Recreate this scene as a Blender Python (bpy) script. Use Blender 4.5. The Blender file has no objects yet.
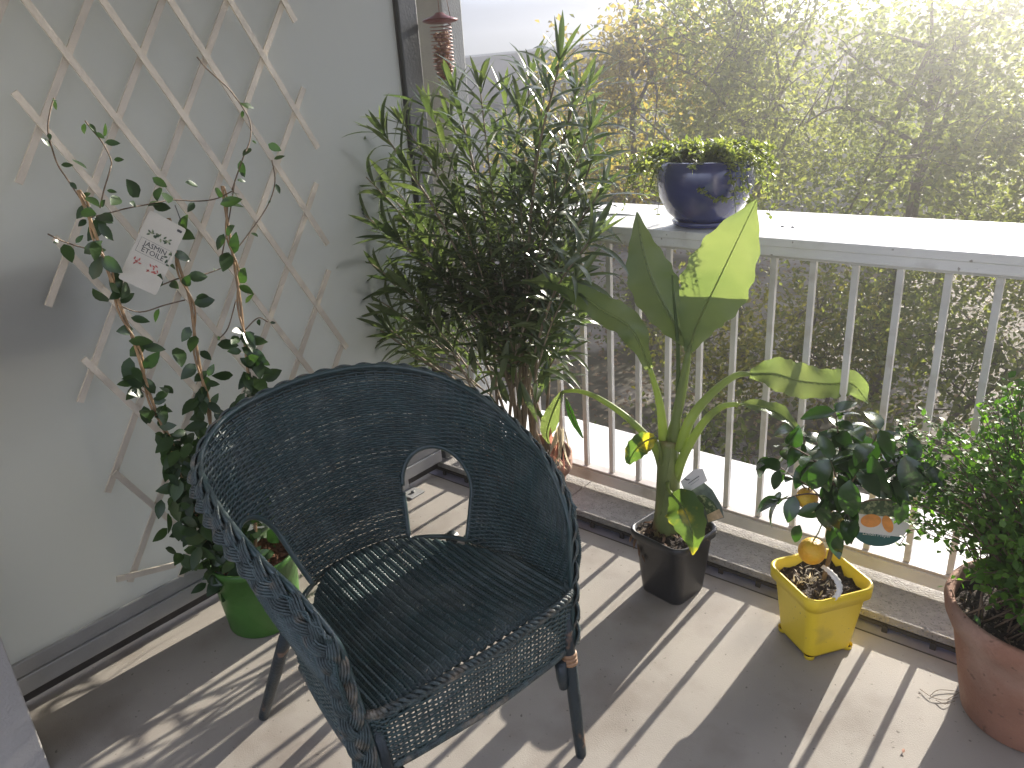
import bpy, math, random
import numpy as np
from mathutils import Vector, Matrix, noise
rnd = random.Random(7)
R = math.radians
sc = bpy.context.scene
C = sc.collection

# ------------------------------------------------------------------ camera
YAW, PITCH, ROLL, FPX = 0.7084, 0.3737, -0.0669, 766.88
CAM = Vector((2.0381, -2.1020, 1.4391))
_f = Vector((-math.sin(YAW)*math.cos(PITCH), math.cos(YAW)*math.cos(PITCH), -math.sin(PITCH)))
_r = Vector((math.cos(YAW), math.sin(YAW), 0)); _u = _r.cross(_f)
_c, _s = math.cos(ROLL), math.sin(ROLL)
CR = _r*_c + _u*_s; CU = -_r*_s + _u*_c; CF = _f
cam = bpy.data.cameras.new('camera'); camo = bpy.data.objects.new('camera', cam); C.objects.link(camo)
cam.sensor_width = 36; cam.lens = FPX/1024*36; cam.clip_start = 0.02; cam.clip_end = 500
camo.matrix_world = Matrix(((CR.x, CU.x, -CF.x, CAM.x), (CR.y, CU.y, -CF.y, CAM.y), (CR.z, CU.z, -CF.z, CAM.z), (0, 0, 0, 1)))
sc.camera = camo

# ------------------------------------------------------------------ light
SUN_EL, SUN_AZ = 19.0, 1.0
w = bpy.data.worlds.new("World"); sc.world = w; w.use_nodes = True
nt = w.node_tree; bg = nt.nodes['Background']
sky = nt.nodes.new('ShaderNodeTexSky'); sky.sky_type = 'NISHITA'; sky.sun_disc = False
sky.sun_elevation = R(SUN_EL); sky.sun_rotation = R(SUN_AZ); sky.dust_density = 0.6; sky.air_density = 0.9; sky.ozone_density = 3.0; sky.altitude = 2500
hs = nt.nodes.new('ShaderNodeHueSaturation'); hs.inputs['Saturation'].default_value = .38
wtc = nt.nodes.new('ShaderNodeTexCoord'); wmp = nt.nodes.new('ShaderNodeMapping'); wmp.inputs['Scale'].default_value = (1, 1, 4); wn = nt.nodes.new('ShaderNodeTexNoise')
wn.inputs['Scale'].default_value = 3; wn.inputs['Detail'].default_value = 6; wmr = nt.nodes.new('ShaderNodeMapRange')
wmr.inputs[1].default_value = .3; wmr.inputs[2].default_value = .7; wmr.inputs[3].default_value = .82; wmr.inputs[4].default_value = 1.15
nt.links.new(wtc.outputs['Generated'], wmp.inputs[0]); nt.links.new(wmp.outputs[0], wn.inputs['Vector']); nt.links.new(wn.outputs[0], wmr.inputs[0]); wsx = nt.nodes.new('ShaderNodeSeparateXYZ'); nt.links.new(wtc.outputs['Generated'], wsx.inputs[0])
wr = nt.nodes.new('ShaderNodeMapRange'); wr.inputs[1].default_value = .08; wr.inputs[2].default_value = .34; wr.inputs[3].default_value = .13; wr.inputs[4].default_value = 1.3; nt.links.new(wsx.outputs[2], wr.inputs[0])
wmu = nt.nodes.new('ShaderNodeMath'); wmu.operation = 'MULTIPLY'; nt.links.new(wmr.outputs[0], wmu.inputs[0]); nt.links.new(wr.outputs[0], wmu.inputs[1])
nt.links.new(wmu.outputs[0], hs.inputs['Value'])
nt.links.new(sky.outputs[0], hs.inputs['Color']); wti = nt.nodes.new('ShaderNodeMix'); wti.data_type = 'RGBA'; wti.blend_type = 'MULTIPLY'; wti.inputs[0].default_value = 1; wti.inputs[7].default_value = (1.0, .97, 1.03, 1)
nt.links.new(hs.outputs[0], wti.inputs[6]); nt.links.new(wti.outputs[2], bg.inputs[0]); bg.inputs[1].default_value = 0.14
sl = bpy.data.lights.new('sun', 'SUN'); sl.energy = 4.2; sl.angle = R(0.5); sl.color = (1, .93, .82)
so = bpy.data.objects.new('sun', sl); C.objects.link(so)
sd = Vector((math.sin(R(SUN_AZ))*math.cos(R(SUN_EL)), math.cos(R(SUN_AZ))*math.cos(R(SUN_EL)), math.sin(R(SUN_EL))))
so.rotation_euler = sd.to_track_quat('Z', 'Y').to_euler()
sc.view_settings.view_transform = 'Standard'; sc.view_settings.look = 'None'
sc.view_settings.exposure = 1.75; sc.view_settings.gamma = 1
sc.cycles.max_bounces = 7; sc.cycles.transparent_max_bounces = 8
sc.cycles.caustics_reflective = False; sc.cycles.caustics_refractive = False
sc.cycles.sample_clamp_indirect = 6
HAZE_DENSITY, HAZE_ANISO = 0.014, 0.88

# ------------------------------------------------------------------ helpers
def at(px, py, axis, val):
    """a point of the place, taken where a photo ray meets the plane axis=val"""
    d = CR*((px-512)/FPX) - CU*((py-384)/FPX) + CF
    return CAM + d*((val-CAM[axis])/d[axis])
def AY(px, py, y): return at(px, py, 1, y)
def AX(px, py, x): return at(px, py, 0, x)

class MB:
    def __init__(s): s.v = []; s.f = []; s.uv = None
    def add(s, vs, fs):
        n = len(s.v); s.v.extend(tuple(v) for v in vs); s.f.extend(tuple(i+n for i in f) for f in fs)
    def build(s, name, mat, parent=None, smooth=True, bevel=0):
        me = bpy.data.meshes.new(name); me.from_pydata(s.v, [], s.f); me.update()
        if smooth: me.shade_smooth()
        mats = mat if isinstance(mat, list) else [mat]
        for m in mats: me.materials.append(m)
        o = bpy.data.objects.new(name, me); C.objects.link(o)
        if parent:
            o.parent = parent
            o.matrix_parent_inverse = Matrix.Translation(-parent.location)
        if bevel:
            b = o.modifiers.new('bevel', 'BEVEL'); b.width = bevel; b.segments = 2; b.limit_method = 'ANGLE'; b.harden_normals = False
        return o
    def box(s, x0, x1, y0, y1, z0, z1, M=None):
        vs = [(x, y, z) for x in (x0, x1) for y in (y0, y1) for z in (z0, z1)]
        if M: vs = [M @ Vector(v) for v in vs]
        s.add(vs, [(0, 1, 3, 2), (4, 6, 7, 5), (0, 4, 5, 1), (2, 3, 7, 6), (0, 2, 6, 4), (1, 5, 7, 3)])
    def tube(s, pts, r, n=6, cap=True, nrm=None, asp=1.0):
        pts = [Vector(p) for p in pts]; K = len(pts)
        rr = r if isinstance(r, (list, tuple)) else [r]*K
        vs = []; ref = None
        for i, p in enumerate(pts):
            t = (pts[min(i+1, K-1)]-pts[max(i-1, 0)])
            if t.length < 1e-9: t = Vector((0, 0, 1))
            t.normalize()
            if nrm: a = Vector(nrm[i])
            elif ref is None: a = Vector((0, 0, 1)) if abs(t.z) < .9 else Vector((1, 0, 0))
            else: a = ref
            a = a - t*a.dot(t)
            if a.length < 1e-6: a = Vector((1, .1, 0)) - t*t.x
            a.normalize(); b = t.cross(a); ref = a
            for k in range(n):
                q = 2*math.pi*(k+.5)/n
                vs.append(p + a*(math.cos(q)*rr[i]) + b*(math.sin(q)*rr[i]*asp))
        fs = [(i*n+k, i*n+(k+1) % n, (i+1)*n+(k+1) % n, (i+1)*n+k) for i in range(K-1) for k in range(n)]
        if cap: fs += [tuple(range(n))[::-1], tuple((K-1)*n+k for k in range(n))]
        s.add(vs, fs)
    def lathe(s, prof, c, n=40, wob=None):
        K = len(prof); vs = []
        for r, z in prof:
            for k in range(n):
                q = 2*math.pi*k/n; vs.append((c[0]+r*math.cos(q), c[1]+r*math.sin(q), c[2]+z))
        fs = [(i*n+k, i*n+(k+1) % n, (i+1)*n+(k+1) % n, (i+1)*n+k) for i in range(K-1) for k in range(n)]
        s.add(vs, fs)
    def loft_sq(s, prof, c, yaw, rc=.18, n=6):
        """rounded-square sections: prof of (half side, z)"""
        def ring(h, z):
            out = []; r = h*rc*2
            for q in range(4):
                cx, cy = [(1, 1), (-1, 1), (-1, -1), (1, -1)][q]
                for k in range(n+1):
                    a = math.pi/2*(q + k/n)
                    x = cx*(h-r)+r*math.cos(a); y = cy*(h-r)+r*math.sin(a)
                    out.append((c[0]+x*math.cos(yaw)-y*math.sin(yaw), c[1]+x*math.sin(yaw)+y*math.cos(yaw), c[2]+z))
            return out
        m = 4*(n+1); vs = []
        for h, z in prof: vs += ring(h, z)
        fs = [(i*m+k, i*m+(k+1) % m, (i+1)*m+(k+1) % m, (i+1)*m+k) for i in range(len(prof)-1) for k in range(m)]
        s.add(vs, fs)
    def disc(s, c, r, n=28, bump=.006, sq=None, yaw=0):
        """lumpy soil surface"""
        vs = []; rings = 9
        for i in range(rings+1):
            for k in range(n):
                q = 2*math.pi*k/n; rr = r*i/rings
                if sq:
                    m = max(abs(math.cos(q)), abs(math.sin(q))); rr = rr/m*(1-.10*max(0, 1/m-1.2)*2.4)
                x = rr*math.cos(q+yaw); y = rr*math.sin(q+yaw)
                z = bump*noise.noise(Vector((x*60, y*60, c[2]*9)))*1.8 if i else 0
                vs.append((c[0]+x, c[1]+y, c[2]+z))
        s.add(vs, [(i*n+k, (i+1)*n+k, (i+1)*n+(k+1) % n, i*n+(k+1) % n) for i in range(rings) for k in range(n)])

def prof_ovate(t): return math.sin(math.pi*min(1, t)**.8)**.8 if 0 < t < 1 else 0.0
def prof_lance(t): return math.sin(math.pi*t)**.75 if 0 < t < 1 else 0.0
def leaf(mb, p, d, up, L, W, seg=4, droop=.3, fold=.25, prof=prof_ovate, curl=0.0):
    """one leaf blade: midrib leaves p along d, bends away from up; two strips of faces folded at the rib"""
    d = Vector(d).normalized(); up = Vector(up); up = up-d*up.dot(d)
    if up.length < 1e-4: up = d.orthogonal()
    up.normalize(); side = d.cross(up)
    p = Vector(p); vs = []; q = p.copy(); dd = d.copy(); st = L/seg
    for i in range(seg+1):
        t = i/seg; hw = W*.5*prof(min(max(t, .0), 1)) if 0 < i < seg else W*.03
        uu = side.cross(dd).normalized()
        vs += [q - side*hw + uu*(hw*fold), q, q + side*hw + uu*(hw*fold)]
        q = q + dd*st
        a = droop/seg; dd = (dd*math.cos(a) - uu*math.sin(a)).normalized()
    fs = []
    for i in range(seg):
        a = i*3; fs += [(a, a+1, a+4, a+3), (a+1, a+2, a+5, a+4)]
    mb.add(vs, fs)

def catmull(P, n=8):
    P = [Vector(p) for p in P]; Q = [P[0]*2-P[1]] + P + [P[-1]*2-P[-2]]; out = []
    for i in range(1, len(Q)-2):
        for k in range(n):
            t = k/n; a, b, c, d = Q[i-1], Q[i], Q[i+1], Q[i+2]
            out.append(.5*((2*b)+(c-a)*t+(2*a-5*b+4*c-d)*t*t+(3*b-a-3*c+d)*t**3))
    out.append(P[-1]); return out

def thing(name, label, cat, loc=(0, 0, 0), group=None):
    o = bpy.data.objects.new(name, None); C.objects.link(o); o.location = loc; o.empty_display_size = .1
    o['label'] = label; o['category'] = cat
    if group: o['group'] = group
    return o
def tag(o, label, cat, group=None):
    o['label'] = label; o['category'] = cat
    if group: o['group'] = group
    return o
def struct(o, kind='structure'): o['kind'] = kind; return o

# ------------------------------------------------------------------ materials
def mat(name, col, rough=.6, var=.12, vscale=8, bump=0, bscale=60, spec=.5, metal=0, col2=None, mixscale=3, mixlo=.45, mixhi=.6, coat=0, detail=4, speck=None):
    m = bpy.data.materials.new(name); m.use_nodes = True; n = m.node_tree.nodes; l = m.node_tree.links
    b = n['Principled BSDF']; b.inputs['Roughness'].default_value = rough; b.inputs['Metallic'].default_value = metal
    b.inputs['Specular IOR Level'].default_value = spec; b.inputs['Coat Weight'].default_value = coat
    tc = n.new('ShaderNodeTexCoord')
    nz = n.new('ShaderNodeTexNoise'); nz.inputs['Scale'].default_value = vscale; nz.inputs['Detail'].default_value = detail
    l.new(tc.outputs['Object'], nz.inputs['Vector'])
    mr = n.new('ShaderNodeMapRange'); mr.inputs[1].default_value = .3; mr.inputs[2].default_value = .7
    mr.inputs[3].default_value = 1-var; mr.inputs[4].default_value = 1+var; l.new(nz.outputs[0], mr.inputs[0])
    base = n.new('ShaderNodeRGB'); base.outputs[0].default_value = (*col, 1); src = base.outputs[0]
    if col2:
        n2 = n.new('ShaderNodeTexNoise'); n2.inputs['Scale'].default_value = mixscale; n2.inputs['Detail'].default_value = 6
        l.new(tc.outputs['Object'], n2.inputs['Vector'])
        r2 = n.new('ShaderNodeMapRange'); r2.inputs[1].default_value = mixlo; r2.inputs[2].default_value = mixhi; l.new(n2.outputs[0], r2.inputs[0])
        mx = n.new('ShaderNodeMix'); mx.data_type = 'RGBA'; l.new(r2.outputs[0], mx.inputs[0]); l.new(src, mx.inputs[6]); mx.inputs[7].default_value = (*col2, 1); src = mx.outputs[2]
    if speck:
        vo = n.new('ShaderNodeTexNoise'); vo.inputs['Scale'].default_value = speck[0]; vo.inputs['Detail'].default_value = 2
        l.new(tc.outputs['Object'], vo.inputs['Vector'])
        r3 = n.new('ShaderNodeMapRange'); r3.inputs[1].default_value = speck[1]; r3.inputs[2].default_value = speck[1]+.05; l.new(vo.outputs[0], r3.inputs[0])
        mx = n.new('ShaderNodeMix'); mx.data_type = 'RGBA'; l.new(r3.outputs[0], mx.inputs[0]); l.new(src, mx.inputs[6]); mx.inputs[7].default_value = (*speck[2], 1); src = mx.outputs[2]
    vm = n.new('ShaderNodeVectorMath'); vm.operation = 'SCALE'; l.new(src, vm.inputs[0]); l.new(mr.outputs[0], vm.inputs['Scale'])
    l.new(vm.outputs[0], b.inputs['Base Color'])
    if bump:
        nb = n.new('ShaderNodeTexNoise'); nb.inputs['Scale'].default_value = bscale; nb.inputs['Detail'].default_value = 5; l.new(tc.outputs['Object'], nb.inputs['Vector'])
        bp = n.new('ShaderNodeBump'); bp.inputs['Strength'].default_value = bump; bp.inputs['Distance'].default_value = .01
        l.new(nb.outputs[0], bp.inputs['Height']); l.new(bp.outputs[0], b.inputs['Normal'])
    return m

def leafmat(name, ca, cb, trans=.45, tcol=None, rough=.4, spec=.5, island=True, edge=None, escale=4):
    m = bpy.data.materials.new(name); m.use_nodes = True; n = m.node_tree.nodes; l = m.node_tree.links
    b = n['Principled BSDF']; b.inputs['Roughness'].default_value = rough; b.inputs['Specular IOR Level'].default_value = spec
    out = n['Material Output']
    if island:
        g = n.new('ShaderNodeNewGeometry'); fac = g.outputs['Random Per Island']
    else:
        tc = n.new('ShaderNodeTexCoord'); z = n.new('ShaderNodeTexNoise'); z.inputs['Scale'].default_value = 6; l.new(tc.outputs['Object'], z.inputs['Vector']); fac = z.outputs[0]
    r = n.new('ShaderNodeValToRGB'); r.color_ramp.elements[0].color = (*ca, 1); r.color_ramp.elements[1].color = (*cb, 1)
    if not island: r.color_ramp.elements[0].position = .35; r.color_ramp.elements[1].position = .65
    l.new(fac, r.inputs[0]); src = r.outputs[0]
    if edge:
        tc = n.new('ShaderNodeTexCoord'); z = n.new('ShaderNodeTexNoise'); z.inputs['Scale'].default_value = escale; z.inputs['Detail'].default_value = 3
        l.new(tc.outputs['Object'], z.inputs['Vector'])
        q = n.new('ShaderNodeMapRange'); q.inputs[1].default_value = .5; q.inputs[2].default_value = .62; l.new(z.outputs[0], q.inputs[0])
        mx = n.new('ShaderNodeMix'); mx.data_type = 'RGBA'; l.new(q.outputs[0], mx.inputs[0]); l.new(src, mx.inputs[6]); mx.inputs[7].default_value = (*edge, 1); src = mx.outputs[2]
    l.new(src, b.inputs['Base Color'])
    t = n.new('ShaderNodeBsdfTranslucent')
    tm = n.new('ShaderNodeMix'); tm.data_type = 'RGBA'; tm.blend_type = 'MULTIPLY'; tm.inputs[0].default_value = 1; l.new(src, tm.inputs[6])
    tm.inputs[7].default_value = (*(tcol or (2.2, 2.4, 1.2)), 1); l.new(tm.outputs[2], t.inputs['Color'])
    mx = n.new('ShaderNodeMixShader'); mx.inputs[0].default_value = trans
    l.new(b.outputs[0], mx.inputs[1]); l.new(t.outputs[0], mx.inputs[2]); l.new(mx.outputs[0], out.inputs['Surface'])
    return m

M = {}
M['concrete'] = mat('floor_concrete', (.300, .272, .236), .75, .12, 3, .14, 300, col2=(.225, .195, .165), mixscale=4.5, mixlo=.50, mixhi=.68, speck=(75, .69, (.13, .11, .09)))
M['kerb'] = mat('kerb_stone', (.30, .28, .255), .85, .16, 40, .5, 160, speck=(170, .60, (.17, .155, .14)))
M['gutter'] = mat('gutter_coating', (.30, .30, .40), .35, .15, 12, .2, 90)
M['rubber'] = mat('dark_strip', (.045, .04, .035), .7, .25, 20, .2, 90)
M['white'] = mat('white_powder_coat', (.74, .73, .70), .5, .07, 6, .10, 160, col2=(.58, .56, .52), mixscale=9, mixlo=.58, mixhi=.75, speck=(60, .70, (.35, .32, .28)))
M['ledge'] = mat('ledge_white', (.72, .71, .69), .6, .05, 2, .1, 80)
M['rail'] = mat('rail_white', (.64, .62, .58), .42, .10, 9, .10, 150, col2=(.50, .46, .41), mixscale=14, mixlo=.55, mixhi=.72)
M['railgrime'] = mat('bottom_rail_grimy', (.50, .45, .41), .5, .12, 14, .1, 150)
M['alu'] = mat('anodised_aluminium', (.36, .36, .35), .45, .08, 9, .1, 120, metal=.35)
M['darkalu'] = mat('dark_frame', (.055, .06, .062), .45, .1, 9, .1, 120)
M['post'] = mat('post_concrete', (.30, .31, .30), .8, .10, 6, .3, 140)
M['plaster'] = mat('wall_plaster', (.42, .40, .37), .85, .08, 4, .35, 160)
M['lattice'] = mat('lattice_wood', (.60, .54, .45), .55, .12, 14, .15, 150)
M['wicker'] = mat('painted_wicker', (.026, .052, .052), .34, .25, 28, .15, 300, spec=.6, col2=(.055, .078, .075), mixscale=9, mixlo=.5, mixhi=.62)
M['braid'] = mat('worn_wicker', (.044, .064, .063), .42, .55, 70, .4, 380, spec=.55, col2=(.17, .14, .10), mixscale=22, mixlo=.52, mixhi=.68)
M['legpaint'] = mat('leg_paint', (.013, .023, .028), .4, .3, 20, .2, 160, col2=(.14, .085, .055), mixscale=22, mixlo=.62, mixhi=.68)
M['bindwood'] = mat('bare_rattan', (.30, .17, .09), .55, .2, 40, .2, 200)
M['greenpot'] = mat('green_plastic', (.055, .150, .026), .42, .08, 6, .08, 200, spec=.45)
M['yellowpot'] = mat('yellow_plastic', (.78, .58, .035), .42, .06, 6, .08, 200, col2=(.60, .45, .05), mixscale=11, mixlo=.60, mixhi=.74, speck=(90, .71, (.35, .25, .08)))
M['blackpot'] = mat('black_plastic', (.022, .022, .024), .38, .15, 8, .1, 200)
M['terra'] = mat('terracotta', (.27, .135, .088), .85, .18, 7, .4, 120, col2=(.36, .235, .175), mixscale=6, mixlo=.46, mixhi=.7, speck=(38, .66, (.17, .09, .06)))
M['blueglaze'] = mat('blue_glaze', (.012, .022, .125), .24, .12, 6, .03, 30, spec=.7, coat=.5)
M['soil'] = mat('potting_soil', (.035, .024, .018), .95, .4, 50, 1.0, 110, speck=(120, .60, (.22, .17, .12)))
M['bark'] = mat('bark_mulch', (.17, .075, .035), .9, .45, 60, 1.0, 90)
M['cane'] = mat('bamboo_cane', (.32, .20, .10), .45, .3, 30, .2, 160)
M['stem'] = mat('green_stem', (.12, .15, .05), .5, .3, 25, .2, 150)
M['brownstem'] = mat('brown_stem', (.13, .085, .05), .7, .3, 25, .4, 150)
M['olstem'] = mat('oleander_stem', (.22, .17, .11), .7, .3, 25, .3, 150)
M['banstem'] = mat('banana_stem', (.16, .20, .06), .42, .2, 10, .15, 80, col2=(.26, .17, .08), mixscale=9, mixlo=.53, mixhi=.68)
M['ribgreen'] = leafmat('rib_green', (.19, .24, .08), (.26, .31, .12), .45, (1.9, 1.9, 1.4), .4, .5, island=False)
M['trunk'] = mat('tree_bark', (.10, .08, .06), .9, .3, 10, .6, 40)
M['oleander'] = leafmat('oleander_leaf', (.042, .068, .030), (.100, .130, .056), .40, (2.0, 2.1, 1.1), .28, .7)
M['jasmine'] = leafmat('jasmine_leaf', (.018, .042, .016), (.045, .085, .022), .22, (1.8, 2.2, .8), .34, .5)
M['citrus'] = leafmat('citrus_leaf', (.012, .036, .010), (.030, .070, .014), .22, (2.2, 2.8, .7), .22, .7)
M['bush'] = leafmat('bush_leaf', (.045, .105, .022), (.10, .19, .035), .45, (2.2, 2.5, .8), .45, .4)
M['trail'] = leafmat('trailing_leaf', (.10, .14, .035), (.24, .27, .08), .42, (2.0, 2.0, 1.1), .4, .5)
M['banana'] = leafmat('banana_leaf', (.085, .135, .045), (.120, .170, .062), .44, (2.2, 1.9, 1.35), .38, .5, island=False)
M['bananayel'] = leafmat('banana_leaf_turning', (.06, .12, .03), (.09, .15, .035), .4, (2.0, 1.9, 1.0), .38, .5, island=False, edge=(.50, .42, .04), escale=13)
M['scale'] = leafmat('dry_scale', (.10, .06, .04), (.22, .14, .09), .2, (1.4, 1.2, 1), .8, .2)
M['dryleaf'] = leafmat('withered_leaf', (.38, .33, .25), (.52, .48, .38), .4, (1.4, 1.3, 1.1), .7, .3)
M['pinkdry'] = leafmat('withered_pink', (.42, .20, .16), (.50, .30, .22), .4, (1.4, 1.2, 1.1), .7, .3)
M['tree_a'] = leafmat('tree_leaf_ochre', (.10, .10, .032), (.24, .185, .055), .6, (2.3, 2.2, 1.2), .5, .4)
M['tree_b'] = leafmat('tree_leaf_olive', (.075, .092, .032), (.19, .19, .065), .6, (2.3, 2.4, 1.2), .5, .4)
M['tree_c'] = leafmat('tree_leaf_dark', (.060, .078, .026), (.15, .16, .05), .56, (2.3, 2.4, 1.2), .5, .4)
M['shrub'] = leafmat('shrub_leaf', (.08, .10, .02), (.22, .20, .04), .42, (2.0, 2.0, 1.0), .5, .4)
M['fruit'] = mat('orange_peel', (.78, .37, .02), .42, .06, 5, .35, 260, spec=.5, col2=(.70, .47, .04), mixscale=12, mixlo=.45, mixhi=.65)
M['paper'] = mat('white_card', (.72, .70, .66), .5, .03, 10)
M['cream'] = mat('cream_card', (.62, .58, .48), .55, .04, 20)
M['ink'] = mat('dark_ink', (.05, .05, .05), .6, .1)
M['teal'] = mat('teal_print', (.02, .10, .09), .45, .1)
M['printgreen'] = mat('green_print', (.05, .09, .035), .5, .4, 160, col2=(.25, .28, .14), mixscale=90, mixlo=.5, mixhi=.6)
M['printorange'] = mat('orange_print', (.80, .32, .07), .5, .15, 60)
M['printgrey'] = mat('grey_green_print', (.11, .14, .12), .45, .3, 60)
M['rosy'] = mat('rose_print', (.50, .12, .09), .5, .2, 60)
M['feeder'] = mat('feeder_red', (.15, .03, .028), .4, .15, 20, .1, 80)
M['wire'] = mat('feeder_wire', (.22, .10, .08), .45, .1, 20, metal=.3)
M['nut'] = mat('peanut_shell', (.36, .21, .13), .7, .3, 60, .5, 200)
M['slate'] = mat('slate_roof', (.012, .014, .024), .95, .12, 1.2, .3, 4)
M['slate'].node_tree.nodes['Principled BSDF'].inputs['Specular IOR Level'].default_value = .1
M['bwall'] = mat('render_wall', (.35, .33, .31), .85, .08, .8)
M['glassdark'] = mat('window_glass', (.03, .035, .04), .1, .1, 2)
M['leaf_litter'] = leafmat('litter_leaf', (.14, .085, .045), (.40, .29, .17), .15, (1.2, 1.1, .9), .7, .3)
M['blocker'] = mat('blocker_dark', (.02, .02, .022), .6, .1)

# frosted screen panel: glass blasted on one side, lets soft light through
m = bpy.data.materials.new('frosted_panel'); m.use_nodes = True; n = m.node_tree.nodes; l = m.node_tree.links
b = n['Principled BSDF']; b.inputs['Base Color'].default_value = (.45, .455, .445, 1); b.inputs['Roughness'].default_value = .33
t = n.new('ShaderNodeBsdfTranslucent'); t.inputs['Color'].default_value = (.77, .80, .77, 1)
mx = n.new('ShaderNodeMixShader'); mx.inputs[0].default_value = .56
l.new(b.outputs[0], mx.inputs[1]); l.new(t.outputs[0], mx.inputs[2]); l.new(mx.outputs[0], n['Material Output'].inputs['Surface'])
M['frost'] = m

# ground below: worn paving and earth
m = mat('ground_surface', (.30, .265, .225), .9, .3, 1.5, .6, 12, col2=(.10, .085, .05), mixscale=.5, mixlo=.5, mixhi=.62)
M['ground'] = m

# ================================================================== SETTING
X0, X1 = -2.6, 3.4
mb = MB(); mb.box(X0, X1, -2.6, -.248, -.20, 0); struct(mb.build('balcony_floor', M['concrete'], smooth=False))
mb = MB(); mb.box(X0, X1, -.248, .02, -.20, -.006); struct(mb.build('gutter', M['gutter'], smooth=False))
mb = MB(); mb.box(X0, X1, .02, .455, -.20, .025); struct(mb.build('outer_ledge', M['ledge'], smooth=False, bevel=.004))
# raised kerb slabs on little feet
root = thing('kerb', 'raised speckled stone kerb slabs running below the white railing', 'kerb', (0, -.1, 0))
xs = [X0, -.75, .60, 1.42, 2.32, X1]
for a, b_ in zip(xs[:-1], xs[1:]):
    mb = MB(); mb.box(a+.0015, b_-.0015, -.205, .018, .016, .038); mb.build('slab', M['kerb'], root, False, .003)
mb = MB(); mb.box(X0, X1, -.209, -.190, .005, .0155); mb.build('edge_strip', M['rubber'], root, False)
mb = MB()
k = 0; x = X0+.03
while x < X1-.05:
    mb.box(x, x+.014, -.216, -.2095, -.0055, .0135); x += .118
mb.build('feet', M['rubber'], root, False)
mb = MB(); mb.box(X0, X1, -.165, -.02, -.0055, .0155); mb.build('bearer', M['rubber'], root, False)
# floor joints (thin darker lines)
mb = MB(); mb.box(X0, X1, -.2482, -.2442, -.004, .0012); struct(mb.build('floor_joint', M['rubber'], smooth=False))
# ceiling of the storey above and the house wall with the door opening the photo is taken from
mb = MB(); mb.box(X0, X1, -2.6, .40, 2.52, 2.70); struct(mb.build('ceiling', M['plaster'], smooth=False))
pe = AY(25, 700, -1.80)
hw = thing('house_wall', 'grey plastered house wall whose end shows at the lower left', 'wall', (0, -1.9, 0))
mb = MB(); mb.box(-2.6, pe.x, -2.10, -1.80, 0, 2.52); mb.build('wall_end', M['plaster'], hw, False, .004)
mb = MB(); mb.box(2.75, 3.4, -2.10, -1.80, 0, 2.52); mb.build('wall_end', M['plaster'], hw, False, .004)
mb = MB(); mb.box(pe.x+.001, 2.749, -2.10, -1.80, 2.15, 2.52); mb.build('lintel', M['plaster'], hw, False)

# ------------------------------------------------------------------ privacy screen
scr = thing('privacy_screen', 'tall frosted balcony divider in an aluminium frame behind the lattice', 'screen', (0, -1, 0))
mb = MB(); mb.box(-.006, .004, -1.80, -.195, .142, 2.40); mb.build('panel', M['frost'], scr, False)
fr = MB()
fr.box(-.022, .020, -1.80, -.205, .050, .100); fr.box(-.016, .014, -1.80, -.205, .1005, .1415)
fr.build('bottom_frame', M['alu'], scr, False, .003)
mb = MB(); mb.box(-.022, .020, -1.80, -.19, 2.4005, 2.45); mb.build('top_frame', M['alu'], scr, False, .003)
mb = MB(); mb.box(-.018, -.010, -1.80, -.205, .010, .0495); mb.build('gap_shade_strip', M['rubber'], scr, False)  # dark strip added to stand for the shade in the gap below the frame
mb = MB(); mb.box(-.024, .022, -.188, -.105, .050, 2.45); mb.build('end_post', M['darkalu'], scr, False, .003)
mb = MB(); mb.box(-.010, .008, -.1945, -.1885, .142, 2.40); mb.build('gasket', M['rubber'], scr, False)
for fy in (-.40,):
    mb = MB(); mb.box(-.012, .010, fy-.016, fy+.016, .006, .0495); mb.box(-.05, .075, fy-.035, fy+.035, 0.0005, .006)
    ft = mb.build('foot', M['alu'], scr, False, .002)
    mb = MB()
    mb.lathe([(0, .012), (.007, .012), (.007, .006)], (.045, fy, 0), 6); mb.build('bolt', M['darkalu'], ft)

# ------------------------------------------------------------------ lattice on the screen
mb = MB(); LX = .024
def slat(y0, z0, y1, z1, x, wd=.0165, th=.006):
    a = Vector((x, y0, z0)); b_ = Vector((x, y1, z1)); d = (b_-a).normalized(); s_ = Vector((0, -d.z, d.y))*wd/2; tx = Vector((th/2, 0, 0))
    vs = [a-s_-tx, a+s_-tx, a+s_+tx, a-s_+tx, b_-s_-tx, b_+s_-tx, b_+s_+tx, b_-s_+tx]
    mb.add(vs, [(0, 1, 2, 3), (4, 7, 6, 5), (0, 4, 5, 1), (1, 5, 6, 2), (2, 6, 7, 3), (3, 7, 4, 0)])
YL, YR, ZT = -1.435, -.605, 2.05
for k in range(-2, 12):     # falling to the right
    a = .11 + .324*k; y0, y1 = YL+.035-rnd.uniform(-.012, .012), YR+rnd.uniform(-.012, .012)
    z0 = a-1.88*(y0+1); z1 = a-1.88*(y1+1)
    if z0 > ZT: y0 = -1-(ZT-a)/1.88; z0 = ZT
    if z1 < .20: y1 = -1-(.20-a)/1.88; z1 = .20
    if y1-y0 > .05: slat(y0, z0, y1, z1, LX+.009)
for k in range(-2, 8):     # rising to the right
    a = .34 + .2665*k; y0, y1 = YL-rnd.uniform(-.012, .012), YR+rnd.uniform(-.012, .012)
    z0 = a+1.5*(y0+1); z1 = a+1.5*(y1+1)
    if z0 < .15: y0 = -1+(.15-a)/1.5; z0 = .15
    if z1 > ZT: y1 = -1+(ZT-a)/1.5; z1 = ZT
    if y1-y0 > .05: slat(y0, z0, y1, z1, LX)
slat(-1.475, .25, -1.315, .205, LX+.016)
lat = mb.build('trellis', M['lattice'], None, False)
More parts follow.
